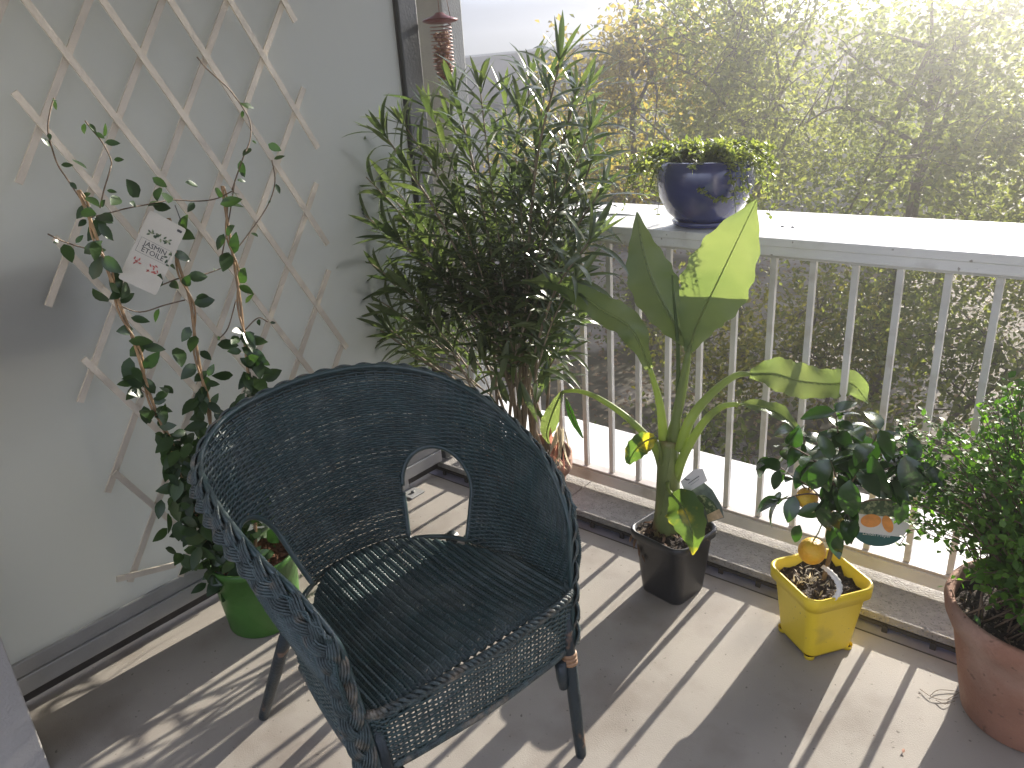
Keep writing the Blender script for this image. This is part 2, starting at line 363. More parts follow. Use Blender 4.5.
tag(lat, 'expanding diamond trellis of pale wooden slats fixed on the frosted screen', 'trellis')

# ------------------------------------------------------------------ grey post behind the screen
mb = MB(); mb.box(-.190, -.042, .08, .185, .0255, 2.515); mb.box(-.205, -.027, .065, .20, .0255, .034)
po = mb.build('post', M['post'], None, False, .004); tag(po, 'square grey concrete post rising between divider and railing', 'post')

# ------------------------------------------------------------------ railing
rl = thing('railing', 'white metal balcony railing with vertical bars and wide flat top', 'railing', (1, 0, 0))
BX = [.58+.1097*k for k in range(-4, 24)]
for x in BX:
    mb = MB(); mb.box(x-.0085, x+.0085, -.0085, .0085, .1005, .9395); mb.build('baluster', M['rail'], rl, False, .0015)
mb = MB(); mb.box(.06, X1, -.020, .020, .080, .100); mb.build('bottom_rail', M['railgrime'], rl, False, .002)
mb = MB(); mb.box(.06, X1, -.026, -.0205, .050, .092); mb.build('rail_lip', M['rail'], rl, False, .001)
mb = MB(); mb.box(.06, X1, -.022, .022, .940, .9595); mb.build('top_rail', M['rail'], rl, False, .002)
mb = MB(); mb.box(.02, X1, -.045, .375, .9765, 1.0); hb = mb.build('handrail_board', M['white'], rl, False, .003)
mb = MB(); mb.box(.02, X1, -.040, -.0345, .951, .976); mb.build('board_lip', M['white'], rl, False, .001)
mb = MB()
for x in (BX[0]-.06, BX[7]+.055, BX[15]+.055, BX[22]+.055):
    mb = MB(); mb.box(x-.02, x+.02, -.018, .35, .9600, .9760); mb.build('bracket', M['rail'], rl, False, .001)
mb = MB()
for x in (.30, 1.21, 1.24, 2.1):
    mb = MB(); mb.lathe([(0, .0035), (.004, .0035), (.006, .0005)], (x, .17+.05*math.sin(x*9), 1.0), 8); mb.build('screw', M['alu'], hb)

# ------------------------------------------------------------------ bird feeder
FX, FY = .075, -.055
fd = thing('bird_feeder', 'red capped spiral wire bird feeder filled with peanuts, hanging by the grey post', 'bird feeder', (FX, FY, 1.45))
zt = AY(430, 22, FY).z; zb = AY(434, 78, FY).z
mb = MB(); mb.lathe([(0, .024), (.012, .024), (.022, .016), (.056, .004), (.060, 0), (.056, -.004), (.040, -.008), (0, -.010)], (FX, FY, zt), 36); mb.build('cap', M['feeder'], fd)
mb = MB(); pts = []
T = 15
for i in range(T*18):
    a = 2*math.pi*i/18; f_ = i/(T*18); z = zt-.012-(zt-zb-.012)*f_
    r_ = .036 if f_ < .8 else .036-.016*(f_-.8)/.2
    pts.append((FX+r_*math.cos(a), FY+r_*math.sin(a), z))
mb.tube(pts, .0016, 5)
mb.build('wire_spiral', M['wire'], fd)
mb = MB()
for i in range(95):
    z = zb+.008+(zt-zb)*.72*rnd.random()**1.0; a = rnd.uniform(0, 6.28); r_ = .024*math.sqrt(rnd.random()); p = Vector((FX+r_*math.cos(a), FY+r_*math.sin(a), z))
    d = Vector((rnd.gauss(0, 1), rnd.gauss(0, 1), rnd.gauss(0, .7))).normalized()*.012
    mb.tube([p-d, p-d*.7, p-d*.1, p+d*.6, p+d], [.002, .0062, .0045, .0065, .002], 6)
mb.build('peanuts', M['nut'], fd)
mb = MB(); mb.tube([(FX, FY, zt+.02), (FX-.004, FY, zt+.2), (FX-.012, FY+.01, 2.515)], .0012, 5)
mb.tube([(FX+.050, FY, zt), (FX+.030, FY, zt+.10), (FX-.004, FY, zt+.30)], .0009, 5)
mb.build('cord', M['wire'], fd)
mb = MB(); mb.lathe([(0, 0), (.024, 0), (.026, .008), (.022, .012)], (FX, FY, zb-.010), 20); mb.build('base_cup', M['feeder'], fd)

# ================================================================== WICKER ARMCHAIR
CH = Vector((.87, -1.19, 0)); cf = Vector((.982, -.187, 0)).normalized(); cs = Vector((.187, .982, 0)).normalized()
def L2W(a, b, z): return CH + cs*a + cf*b + Vector((0, 0, z))
ch = thing('wicker_armchair', 'worn dark teal wicker tub armchair with braided arms on the balcony floor', 'armchair', tuple(CH))
# control loops from the viewer-left arm front round the back to the other arm front (side, forward, z)
Tk = [(-.276, .285, .600), (-.296, .22, .645), (-.318, .12, .686), (-.326, -.04, .735), (-.296, -.19, .763), (-.20, -.29, .793), (-.07, -.325, .808),
      (.07, -.325, .812), (.20, -.285, .800), (.296, -.19, .770), (.326, -.04, .735), (.318, .12, .686), (.296, .22, .645), (.276, .285, .600)]
Bk = [(-.262, .300, .41), (-.262, .20, .40), (-.255, .10, .40), (-.235, .0, .398), (-.195, -.085, .395), (-.125, -.145, .392), (-.045, -.168, .39),
      (.045, -.168, .39), (.125, -.145, .392), (.195, -.085, .395), (.235, .0, .398), (.255, .10, .40), (.262, .20, .40), (.262, .300, .41)]
Tc = catmull(Tk, 16); Bc = catmull(Bk, 16); NC = len(Tc)-1
def samp(Lst, u):
    x = min(max(u, 0), 1)*NC; i = min(int(x), NC-1); return Lst[i].lerp(Lst[i+1], x-i)
# arc-length reparametrise by the average loop
mid = [(a+b_)/2 for a, b_ in zip(Tc, Bc)]; cum = [0]
for i in range(NC): cum.append(cum[-1]+(mid[i+1]-mid[i]).length)
LEN = cum[-1]
def uparam(s_):
    x = s_*LEN
    i = int(np.searchsorted(cum, x)) ; i = min(max(i, 1), NC)
    return (i-1+(x-cum[i-1])/max(1e-9, cum[i]-cum[i-1]))/NC
def shell(s_, v):
    u = uparam(s_); b_ = samp(Bc, u); t = samp(Tc, u)
    p = b_.lerp(t, v); out = Vector((p.x, p.y-.06, 0)); out = out.normalized() if out.length > 0 else out
    bul = .022*math.sin(math.pi*min(max(v, 0), 1))
    if v > .86: bul += .30*(v-.86)**1.5
    p = p + out*bul
    return L2W(p.x, p.y, p.z)
def nrm_of(fn, a, b_, e=.004):
    da = fn(min(a+e, 1), b_)-fn(max(a-e, 0), b_); db = fn(a, min(b_+e, 1))-fn(a, max(b_-e, 0)); return da.cross(db).normalized()
def hole(s_, v):
    """arched openings left and right of the back"""
    out = False
    for c0 in (.314, .686):
        wv = .066; d = (s_-c0)/wv
        if abs(d) < 1:
            top = .30+.24*math.sqrt(max(0, 1-d*d))
            if .012 < v < top: out = True
    return out
def weave(fn, LU, LV, stake, pitch, rw, amp, hole_fn=None, sub=4, rstake=.0028, ripple=0, seedv=0, jitter=.00028, asp=1.0, vrange=None):
    ns = max(4, int(LU/stake)); nv = max(3, int(LV/pitch)); wf = MB(); st = MB()
    for j in range(nv+1):
        v = (j+.5)/(nv+1); run = []; nn = []
        off = rnd.uniform(-.12, .12)*pitch/LV
        rr = rw*rnd.uniform(.88, 1.08)
        for i in range(ns*sub+1):
            s_ = i/(ns*sub); ph = i/sub
            ok = not (hole_fn and hole_fn(s_, v)) 
            if vrange: ok = ok and vrange(s_, v)
            if ok:
                N = nrm_of(fn, s_, v); a = amp*math.cos(math.pi*ph+math.pi*j)
                p = fn(s_, v+off) + N*(a + ripple*math.cos(2*math.pi*ph)) + Vector((rnd.gauss(0, jitter), rnd.gauss(0, jitter), rnd.gauss(0, jitter)))
                run.append(p); nn.append(N)
            elif run:
                if len(run) > 2: wf.tube(run, rr, 5, True, nn, asp)
                run = []; nn = []
        if len(run) > 2: wf.tube(run, rr, 5, True, nn, asp)
    for i in range(ns+1):
        s_ = i/ns; run = []; nn = []
        for j in range(29):
            v = j/28; ok = not (hole_fn and hole_fn(s_, v))
            if ok: run.append(fn(s_, v)); nn.append(nrm_of(fn, s_, v))
            elif run:
                if len(run) > 1: st.tube(run, rstake, 5, True, nn)
                run = []; nn = []
        if len(run) > 1: st.tube(run, rstake, 5, True, nn)
    wf.add(st.v, st.f)
    return wf
weave(shell, LEN, .45, .0185, .0060, .0024, .0030, hole, 4, .0024, asp=1.42).build('backrest', M['wicker'], ch)
# bound edges of the two openings
mb = MB()
for c0 in (.314, .686):
    pts = []; wv = .066
    for i in range(49):
        q = math.pi*i/48; d = -math.cos(q); pts.append(shell(c0+d*wv, .30+.24*math.sin(q)))
    lowr = [shell(c0+wv, .30-.288*k/8) for k in range(1, 9)]; lowl = [shell(c0-wv, .012+.288*k/8) for k in range(8)]
    low = [shell(c0+wv-2*wv*k/10, .012) for k in range(1, 10)]
    mb = MB(); mb.tube(pts+lowr+low+lowl, .0065, 7, True); mb.build('opening_rim', M['wicker'], ch)
# seat
def seat(a, b_):
    # a: across 0..1, b: back..front
    s_ = -1+2*a; fy = .312; half = .262
    by = -.165+.30*abs(s_)**2.6
    y = by+(fy-by)*b_; sx = s_*half*(1-.04*(1-b_))
    z = .412 - .016*(1-s_*s_)*math.sin(math.pi*min(1, b_*1.05)) - (.020*max(0, b_-.93)/.07*0)
    if b_ > .94: z -= .10*(b_-.94)
    return L2W(sx, y, z)
weave(seat, .52, .47, .0205, .0050, .0029, .0016, None, 4, .0050, ripple=.0052).build('seat', M['wicker'], ch)
# apron: front and both sides below the seat
Ak = [(-.235, -.05, 0), (-.255, .10, 0), (-.264, .22, 0), (-.258, .292, 0), (-.225, .322, 0), (-.10, .334, 0), (0, .338, 0), (.10, .334, 0), (.225, .322, 0), (.258, .292, 0), (.264, .22, 0), (.255, .10, 0), (.235, -.05, 0)]
Ac = catmull(Ak, 10); an = len(Ac)-1
def apron(a, b_):
    x = min(max(a, 0), 1)*an; i = min(int(x), an-1); p = Ac[i].lerp(Ac[i+1], x-i)
    sc_ = 1-.035*(1-b_); return L2W(p.x*sc_, p.y*(1-.02*(1-b_)), .282+.122*b_)
weave(apron, 1.28, .124, .0185, .0060, .0023, .0028, None, 4, .0024, asp=1.3).build('apron', M['wicker'], ch)
mb = MB()
mb.tube([apron(i/80, -.03) for i in range(81)], .0085, 8)
mb.tube([apron(i/80, 1.02)+Vector((0, 0, .004)) for i in range(20, 61)], .0065, 8)
def twist(fn, r, n, turns, rs):
    for k in range(2):
        pts = []
        for i in range(n+1):
            p, a, b_ = fn(i/n); q = 2*math.pi*turns*i/n+math.pi*k
            pts.append(p+a*(r*math.cos(q))+b_*(r*math.sin(q)))
        mb.tube(pts, rs, 6)
def frontedge(t):
    p = apron(.245+.51*t, 1.02); p2 = apron(.25+.51*t, 1.02); d = (p2-p).normalized(); b_ = d.cross(Vector((0, 0, 1)))
    return p+Vector((0, 0, .012)), Vector((0, 0, 1)), b_
twist(frontedge, .0045, 320, 26, .0042)
mb.build('edge_binding', M['braid'], ch)
# braid running up the front edge of one arm, round the rim and down the other
def railpath():
    P = []; 
    left = [(-.244, .318, .275), (-.249, .314, .33), (-.255, .308, .41), (-.263, .302, .50), (-.272, .290, .575)]
    rim = [(p[0]*1.0, p[1], p[2]) for p in Tk[1:-1]]
    right = [(-a, b_, c) for a, b_, c in left[::-1]]
    pts = catmull(left+rim+right, 20)
    return pts
rp = railpath(); cumr = [0]
for i in range(len(rp)-1): cumr.append(cumr[-1]+(rp[i+1]-rp[i]).length)
RL = cumr[-1]
def rail_at(s_):
    x = s_*RL; i = min(max(int(np.searchsorted(cumr, x)), 1), len(rp)-1); t = (x-cumr[i-1])/max(1e-9, cumr[i]-cumr[i-1]); return rp[i-1].lerp(rp[i], t)
def rail_frame(s_):
    p = rail_at(s_); e = .006; d = (rail_at(min(1, s_+e))-rail_at(max(0, s_-e))).normalized()
    out = Vector((p.x, p.y-.10, 0)).normalized()
    # near the front edges the outer face turns forward and out
    fr_ = max(0, min(1, (p.y-.22)/.10)); sgn = 1 if p.x > 0 else -1
    out = (out*(1-.45*fr_) + Vector((sgn*.75, .66, 0))*.45*fr_); out.normalize()
    up = Vector((0, 0, 1)); 
    wdir = d.cross(out); wdir = wdir.normalized()
    nn_ = wdir.cross(d).normalized()
    if nn_.dot(out) < 0: nn_ = -nn_
    if fr_ < .5 and wdir.z > 0: wdir = -wdir
    tilt = .55*(1-fr_)
    nn2 = (nn_*math.cos(tilt) + (-wdir)*math.sin(tilt)).normalized(); w2 = (wdir*math.cos(tilt)+nn_*math.sin(tilt)).normalized()
    return p, d, nn2, w2
def toW(v): return cs*v.x + cf*v.y + Vector((0, 0, v.z))
def braid(name, width, depth, period, reeds, rr, centre_off, out_off):
    mb = MB(); n = int(RL/.0035)
    fr = [rail_frame(i/n) for i in range(n+1)]
    # smooth frames, keep sign continuous
    for i in range(1, n+1):
        if fr[i][3].dot(fr[i-1][3]) < 0: fr[i] = (fr[i][0], fr[i][1], fr[i][2], -fr[i][3])
    for k in range(3):
        for q in range(reeds):
            pts = []
            for i in range(n+1):
                p, d, nn_, wd = fr[i]; s_ = i/n*RL; ph = 2*math.pi*s_/period+2*math.pi*k/3
                x = math.sin(ph); y = math.sin(2*ph)
                slope = math.cos(ph)
                # reeds lie side by side across the strand
                offq = (q-(reeds-1)/2)*rr*1.75
                dx = width*2*math.pi/period*slope; nl = math.sqrt(1+dx*dx)
                arch = .0022*(1-((q-(reeds-1)/2)/(reeds/2))**2)
                L3 = p + wd*(centre_off + width*x + offq/nl) + nn_*(out_off + depth*y + arch) - d*(offq*dx/nl)
                pts.append(CH+toW(L3))
            mb.tube(pts, rr*rnd.uniform(.85, 1.1), 5)
    return mb.build(name, M['braid'], ch)
braid('braid', .0145, .0060, .150, 5, .0029, .018, .007)
mb = MB(); pts = [CH+toW(rail_at(i/200)) + Vector((0, 0, .004)) for i in range(201)]
mb.tube(pts, .0065, 7); mb.build('rim_core', M['wicker'], ch)
# legs
for sx, fy, bx, by, wrap in ((.235, .300, .224, .352, 1), (-.235, .300, -.224, .352, 1), (.215, -.075, .262, -.277, 0), (-.215, -.075, -.270, -.277, 0)):
    top = L2W(sx, fy, .40); bot = L2W(bx, by, 0.001); mb = MB()
    d = bot-top
    mb.tube([top+d*t for t in (0, .3, .45, .6, .8, .985, 1)], [.0150, .0150, .0148, .0145, .0135, .0125, .011], 14)
    lg = mb.build('leg', M['legpaint'], ch)
    if wrap:
        mb = MB()
        for i in range(3): c_ = top+d*(.325+.024*i); mb.tube([c_, c_+d.normalized()*.0085], .0175, 14)
        mb.build('rattan_binding', M['bindwood'], lg)
        mb = MB(); sd_ = -cs if sx > 0 else cs
        a = top+d*.36+sd_*.022-cf*.006; mb.tube([a, a+d*.10, a+d*.17], [.014, .013, .009], 10); mb.build('corner_block', M['legpaint'], lg)
for fy, z, x in ((.26, .335, .235), (-.10, .33, .21)):
    mb = MB(); mb.tube([L2W(-x, fy, z), L2W(x, fy, z)], .011, 8); mb.build('stretcher', M['legpaint'], ch)

# ================================================================== POTS AND PLANTS
def lathe_pot(name, prof, c, mtl, parent, n=48):
    mb = MB(); mb.lathe(prof, c, n); return mb.build(name, mtl, parent)
# ---- green pot with star jasmine
G = (.205, -1.165, 0)
jas = thing('potted_jasmine', 'star jasmine trained on canes in a bright green plastic pot by the screen', 'potted plant', G)
lathe_pot('pot', [(0, .004), (.094, .004), (.100, .0), (.103, .004), (.112, .10), (.121, .205), (.124, .206), (.126, .226), (.122, .229), (.117, .226), (.114, .19), (0, .19)], G, M['greenpot'], jas)
mb = MB(); mb.disc((G[0], G[1], .196), .113, 30, .008)
for i in range(120):
    a = rnd.uniform(0, 6.28); r_ = .108*math.sqrt(rnd.random()); p = Vector((G[0]+r_*math.cos(a), G[1]+r_*math.sin(a), .202)); d = Vector((rnd.gauss(0, 1), rnd.gauss(0, 1), rnd.gauss(0, .3))).normalized()*rnd.uniform(.006, .014)
    mb.tube([p-d, p+d], rnd.uniform(.003, .006), 5)
mb.build('bark_mulch', M['bark'], jas)
canes = [[(78, 190), (92, 225), (105, 262), (118, 300), (135, 345), (150, 395), (168, 440), (188, 490), (205, 540), (222, 580)],
         [(168, 218), (178, 262), (190, 300), (196, 345), (205, 395), (215, 450), (228, 520), (240, 580)],
         [(222, 186), (228, 225), (234, 262), (240, 300), (245, 345), (250, 392), (255, 450), (256, 575)]]
cx = [(.17, .19), (.15, .21), (.13, .25)]
cmb = MB(); vines = []; 
for cp, (xa, xb) in zip(canes, cx):
    P = [AX(px, py, xa+(xb-xa)*i/(len(cp)-1)) for i, (px, py) in enumerate(cp)]
    P = catmull(P, 6); cmb.tube(P, [.0040]*len(P), 7)
    V = []
    for i, p in enumerate(P):
        q = i*.55; V.append(p+Vector((math.cos(q)*.008, math.sin(q)*.008, 0)))
    cmb.tube(V, .0028, 6); vines.append(P)
cmb.build('cane', M['cane'], jas)
tw = MB()
links = [[(88, 218), (105, 214), (128, 208), (150, 204), (172, 200), (200, 201), (218, 198), (234, 190)], [(155, 288), (180, 278), (205, 274), (232, 264)], [(118, 305), (140, 312), (165, 305), (185, 300)],
         [(232, 190), (238, 172), (243, 158), (250, 140), (250, 122), (243, 108), (236, 98), (228, 88), (217, 78), (206, 68), (197, 57)], [(232, 255), (250, 232), (268, 205), (275, 182), (272, 160)], [(80, 198), (68, 180), (58, 165), (52, 148), (48, 130), (50, 112), (54, 98)], [(100, 208), (104, 190), (110, 170), (111, 160), (102, 142), (93, 131), (85, 121)],
         [(222, 255), (228, 225), (235, 180)],
         [(92, 250), (74, 245), (60, 240), (48, 234)], [(150, 395), (140, 388), (132, 372)], [(218, 340), (228, 328), (236, 300)], [(245, 330), (258, 318), (268, 322)]]
for i, lk in enumerate(links):
    P = catmull([AX(px, py, .15+.02*math.sin(i*2.1+k)) for k, (px, py) in enumerate(lk)], 5)
    tw.tube(P, .0018, 5); vines.append(P)
tw.build('twining_stem', M['brownstem'], jas)
lm = MB()
def jleaf(p, L=None, tdir=None):
    L = (L or rnd.uniform(.022, .050))*1.28
    d = Vector((rnd.uniform(-.1, 1), rnd.gauss(0, .8), rnd.gauss(-.1, .6))).normalized()
    if tdir: d = tdir
    up = Vector((rnd.uniform(.2, 1.2), rnd.gauss(-.3, .5), rnd.uniform(.1, .8)))
    leaf(lm, p+d*.006, d, up, L, L*rnd.uniform(.45, .60), 5, rnd.uniform(.0, .6), .15)
for ci, P in enumerate(vines):
    n_ = len(P)
    if ci < 3:
        for i in range(n_):
            f_ = i/n_; cnt = .55+(2.6 if f_ > .5 else 0)+(3.0 if f_ > .68 else 0)
            for k in range(int(cnt)+(rnd.random() < cnt % 1)): jleaf(P[i]+Vector((0, rnd.gauss(0, .010+.026*max(0, f_-.3)), rnd.gauss(0, .01))), rnd.uniform(.026, .052))
    else:
        for i in range(0, n_, 3 if ci < 6 else 5):
            if rnd.random() < .75: jleaf(P[i], rnd.uniform(.018, .042) if ci < 6 else rnd.uniform(.012, .026))
for px, py, L in ((103, 139, .026), (86, 123, .020), (88, 121, .018), (241, 103, .024), (238, 101, .02), (240, 158, .034), (266, 143, .03), (54, 99, .016), (252, 147, .03), (70, 158, .030), (160, 186, .036), (183, 182, .030), (140, 199, .044), (120, 196, .036), (150, 176, .03), (166, 192, .040), (106, 216, .052), (218, 205, .044), (130, 355, .048), (128, 358, .04), (260, 380, .050), (245, 378, .040), (176, 346, .050), (115, 268, .05), (92, 282, .045), (63, 242, .038), (82, 255, .04), (225, 232, .036), (128, 282, .05), (215, 345, .044), (235, 375, .046)):
    for k in range(1): jleaf(AX(px, py, .16), L)
for i in range(170):
    t = rnd.random(); p = AX(rnd.uniform(168, 238)+rnd.gauss(0, 6), rnd.uniform(430, 560), rnd.uniform(.14, .27)); jleaf(p, rnd.uniform(.028, .052), Vector((rnd.uniform(-.1, .7), rnd.gauss(0, .6), rnd.uniform(-1, .2))).normalized())
lm.build('foliage', M['jasmine'], jas)

def text_mesh(txt, size, mtl, name, M4, parent, ext=.0002, align='CENTER'):
    cu = bpy.data.curves.new(name, 'FONT'); cu.body = txt; cu.size = size; cu.align_x = align; cu.align_y = 'CENTER'; cu.extrude = ext; cu.resolution_u = 2
    tmp = bpy.data.objects.new('tmp', cu); C.objects.link(tmp); dg = bpy.context.evaluated_depsgraph_get(); dg.update()
    me = bpy.data.meshes.new_from_object(tmp.evaluated_get(dg)); bpy.data.objects.remove(tmp)
    me.transform(M4); me.materials.clear(); me.materials.append(mtl); o = bpy.data.objects.new(name, me); C.objects.link(o)
    if parent: o.parent = parent; o.matrix_parent_inverse = Matrix.Translation(-parent.location)
    return o
def frame4(o, xa, ya):
    x = Vector(xa).normalized(); y = Vector(ya); y = (y-x*y.dot(x)).normalized(); z = x.cross(y)
    return Matrix(((x.x, y.x, z.x, o.x), (x.y, y.y, z.y, o.y), (x.z, y.z, z.z, o.z), (0, 0, 0, 1)))
def sheet(name, outline, th, mtl, M4, parent, bend=None):
    """thin extruded card from a 2-D outline"""
    n_ = len(outline); mb = MB()
    vs = [M4 @ Vector((x, y, 0)) for x, y in outline]+[M4 @ Vector((x, y, th)) for x, y in outline]
    fs = [tuple(range(n_))[::-1], tuple(n_+i for i in range(n_))]+[(i, (i+1) % n_, n_+(i+1) % n_, n_+i) for i in range(n_)]
    mb.add(vs, fs); return mb.build(name, mtl, parent, False)
# jasmine label (hangs from the canes)
TL = AX(150, 208, .175); TR = AX(188, 232, .195); BL = AX(118, 280, .185); BR = AX(154, 293, .20)
cen = (TL+TR+BL+BR)/4; xa = (TR-TL)+(BR-BL); ya = (TL-BL)+(TR-BR)
W_, H_ = xa.length/2, ya.length/2
jl = thing('plant_label', 'cream card label with jasmine drawing hanging among the jasmine canes', 'plant label', tuple(cen))
F = frame4(cen, xa, ya)
def rrect(w_, h_, r_=.006, n_=4, cx=0, cy=0):
    o = []
    for q, (sx, sy) in enumerate(((1, 1), (-1, 1), (-1, -1), (1, -1))):
        for k in range(n_+1):
            a = math.pi/2*(q+k/n_); o.append((cx+sx*(w_/2-r_)+r_*math.cos(a), cy+sy*(h_/2-r_)+r_*math.sin(a)))
    return o
sheet('card', rrect(W_, H_), .0012, M['cream'], F, jl)
def F2(x, y, z=.0014): return F @ Matrix.Translation((x, y, z))
text_mesh('JASMIN', W_*.19, M['ink'], 'lettering', F2(0, .0125), jl); text_mesh('ETOILE', W_*.19, M['ink'], 'lettering', F2(0, -.003), jl)
mb = MB()
def strokes(P, r_, m4): mb.tube([m4 @ Vector((x, y, .0014)) for x, y in P], r_, 4)
for P in ([(-.031, .023), (.031, .023)], [(-.031, -.013), (.031, -.013)], [(-.031, -.013), (-.031, .023)], [(.031, -.013), (.031, .023)]): strokes([(x*W_/.075, y) for x, y in P], .0003, F)
mb.build('box_line', M['ink'], jl)
mb = MB()
for i in range(22):
    a = rnd.uniform(.2, 2.6); x = .034*math.cos(a)*rnd.uniform(.5, 1); y = .036+.010*math.sin(a)*rnd.uniform(.2, 1.0)
    if i > 15: x = rnd.uniform(.0335, .036); y = rnd.uniform(-.02, .03)
    a = rnd.uniform(0, 6.28); d = F.to_3x3() @ Vector((math.cos(a), math.sin(a), 0)); leaf(mb, F @ Vector((x, y, .0016)), d, F.to_3x3() @ Vector((0, 0, 1)), .010, .005, 3, 0, 0)
mb.build('printed_leaves', M['printgreen'], jl)
mb = MB()
for i in range(16):
    x = rnd.choice([-.024, .014])+rnd.gauss(0, .006); y = -.036+rnd.gauss(0, .005); a = rnd.uniform(0, 6.28)
    d = F.to_3x3() @ Vector((math.cos(a), math.sin(a), 0)); leaf(mb, F @ Vector((x, y, .0016)), d, F.to_3x3() @ Vector((0, 0, 1)), .009, .004, 3, 0, 0)
mb.build('printed_flowers', M['rosy'], jl)
sheet('price_sticker', rrect(.012, .006, .002, 3, W_*.36, H_*.43), .0004, M['ink'], F @ Matrix.Translation((0, 0, .0012)), jl)
mb = MB(); mb.tube([F @ Vector((W_*.3, H_*.48, 0)), F @ Vector((W_*.3, H_*.48+.02, -.01)), AX(175, 205, .15)], .0012, 5); mb.build('tie', M['ink'], jl)

# ---- oleander
O = (.53, -.285, 0)
ol = thing('potted_oleander', 'tall bushy oleander with long narrow leaves in a terracotta pot behind the armchair', 'potted plant', O)
lathe_pot('pot', [(0, .006), (.100, .006), (.104, .0), (.108, .005), (.134, .20), (.137, .203), (.152, .206), (.155, .25), (.151, .256), (.144, .254), (.138, .225), (0, .225)], O, M['terra'], ol)
mb = MB(); mb.disc((O[0], O[1], .232), .139, 30, .010); mb.build('soil', M['soil'], ol)
sm = MB(); lm = MB()
tips = [(560, 62), (530, 75), (505, 95), (480, 88), (455, 95), (430, 110), (405, 125), (385, 135), (575, 95), (590, 85), (545, 90), (590, 130), (592, 160), (602, 190), (570, 150), (540, 140), (500, 140), (470, 150), (440, 165), (410, 175), (385, 190), (365, 215), (350, 160),
        (375, 165), (352, 195), (360, 250), (345, 280), (360, 310), (370, 335), (400, 240), (430, 230), (460, 215), (490, 200), (520, 200), (555, 205), (585, 215), (590, 240), (575, 280), (560, 260), (530, 260), (500, 260), (470, 265), (440, 280), (410, 290), (390, 330), (425, 330), (455, 330), (485, 320), (515, 315), (545, 310), (575, 320),
        (332, 272), (338, 305), (348, 345), (330, 235), (515, 350), (490, 350), (560, 350), (450, 120), (520, 110), (580, 175), (345, 245), (350, 325)]
sun_dir = sd
def whorls(P, start, spacing, Lmin, Lmax, dens=3):
    cumL = 0; last = 0; ph = rnd.uniform(0, 6.28); tot = sum((P[i+1]-P[i]).length for i in range(len(P)-1))
    for i in range(1, len(P)):
        seg = (P[i]-P[i-1]); cumL += seg.length
        if cumL/tot < start: last = cumL; continue
        if cumL-last > spacing:
            last = cumL; t = seg.normalized(); a0 = t.orthogonal().normalized(); b0 = t.cross(a0); ph += 1.05
            for k in range(dens):
                q = ph+2*math.pi*k/dens+rnd.gauss(0, .2); o_ = a0*math.cos(q)+b0*math.sin(q)
                up_ = .75+.75*(cumL/tot-.5) ; d = (t*up_+o_+Vector((0, 0, -.05))).normalized()
                L = rnd.uniform(Lmin, Lmax); leaf(lm, P[i], d, t, L, L*rnd.uniform(.095, .135), 6, rnd.uniform(.2, 1.4), .22, prof_lance)
    t = (P[-1]-P[-2]).normalized(); a0 = t.orthogonal().normalized(); b0 = t.cross(a0)
    for k in range(7):
        q = k*2.4; d = (t*rnd.uniform(1.2, 3)+a0*math.cos(q)+b0*math.sin(q)).normalized(); L = rnd.uniform(.07, .13)
        leaf(lm, P[-1]-t*.01*(k % 3), d, t, L, L*.115, 5, rnd.uniform(.0, .7), .25, prof_lance)
for i, (px, py) in enumerate(tips):
    yy = -.30+rnd.uniform(-.17, .17)
    if px < 420: yy = -.38+rnd.uniform(-.10, .08)
    tp = AY(px, py, yy)
    base = Vector((O[0]+rnd.gauss(0, .045), O[1]+rnd.gauss(0, .045), .235))
    hgt = tp.z-base.z; m1 = base.lerp(tp, .33); m2 = base.lerp(tp, .68)
    m1.z += .06*hgt+.03; m2.z += .10*hgt; m1.x = base.x+(tp.x-base.x)*.22; m2.x = base.x+(tp.x-base.x)*.60; m1.y = base.y+(tp.y-base.y)*.2
    P = catmull([base, m1, m2, tp], 12); n_ = len(P)
    if i % 4 == 0 or i % 7 == 0: sm.tube(P, [.0055*(1-.72*k/n_)+.0008 for k in range(n_)], 6)
    else: sm.tube(P[n_//3:], [.0030*(1-.6*k/n_) for k in range(n_-n_//3)], 5)
    whorls(P, .54 if tp.z < .9 else .44, .029, .105, .165)
for px, py, yy in ((472, 345, -.42), (480, 330, -.40), (497, 372, -.40), (520, 380, -.38), (528, 400, -.3), (508, 340, -.4), (548, 360, -.32), (490, 395, -.42)):
    p = AY(px, py, yy)
    for k in range(3): leaf(lm, p, (rnd.gauss(0, .35), rnd.gauss(0, .3), -1), (rnd.gauss(.5, .4), -1, .1), rnd.uniform(.10, .15), rnd.uniform(.015, .022), 6, .2, .2, prof_lance)
sm.build('stems', M['olstem'], ol); lm.build('foliage', M['oleander'], ol)

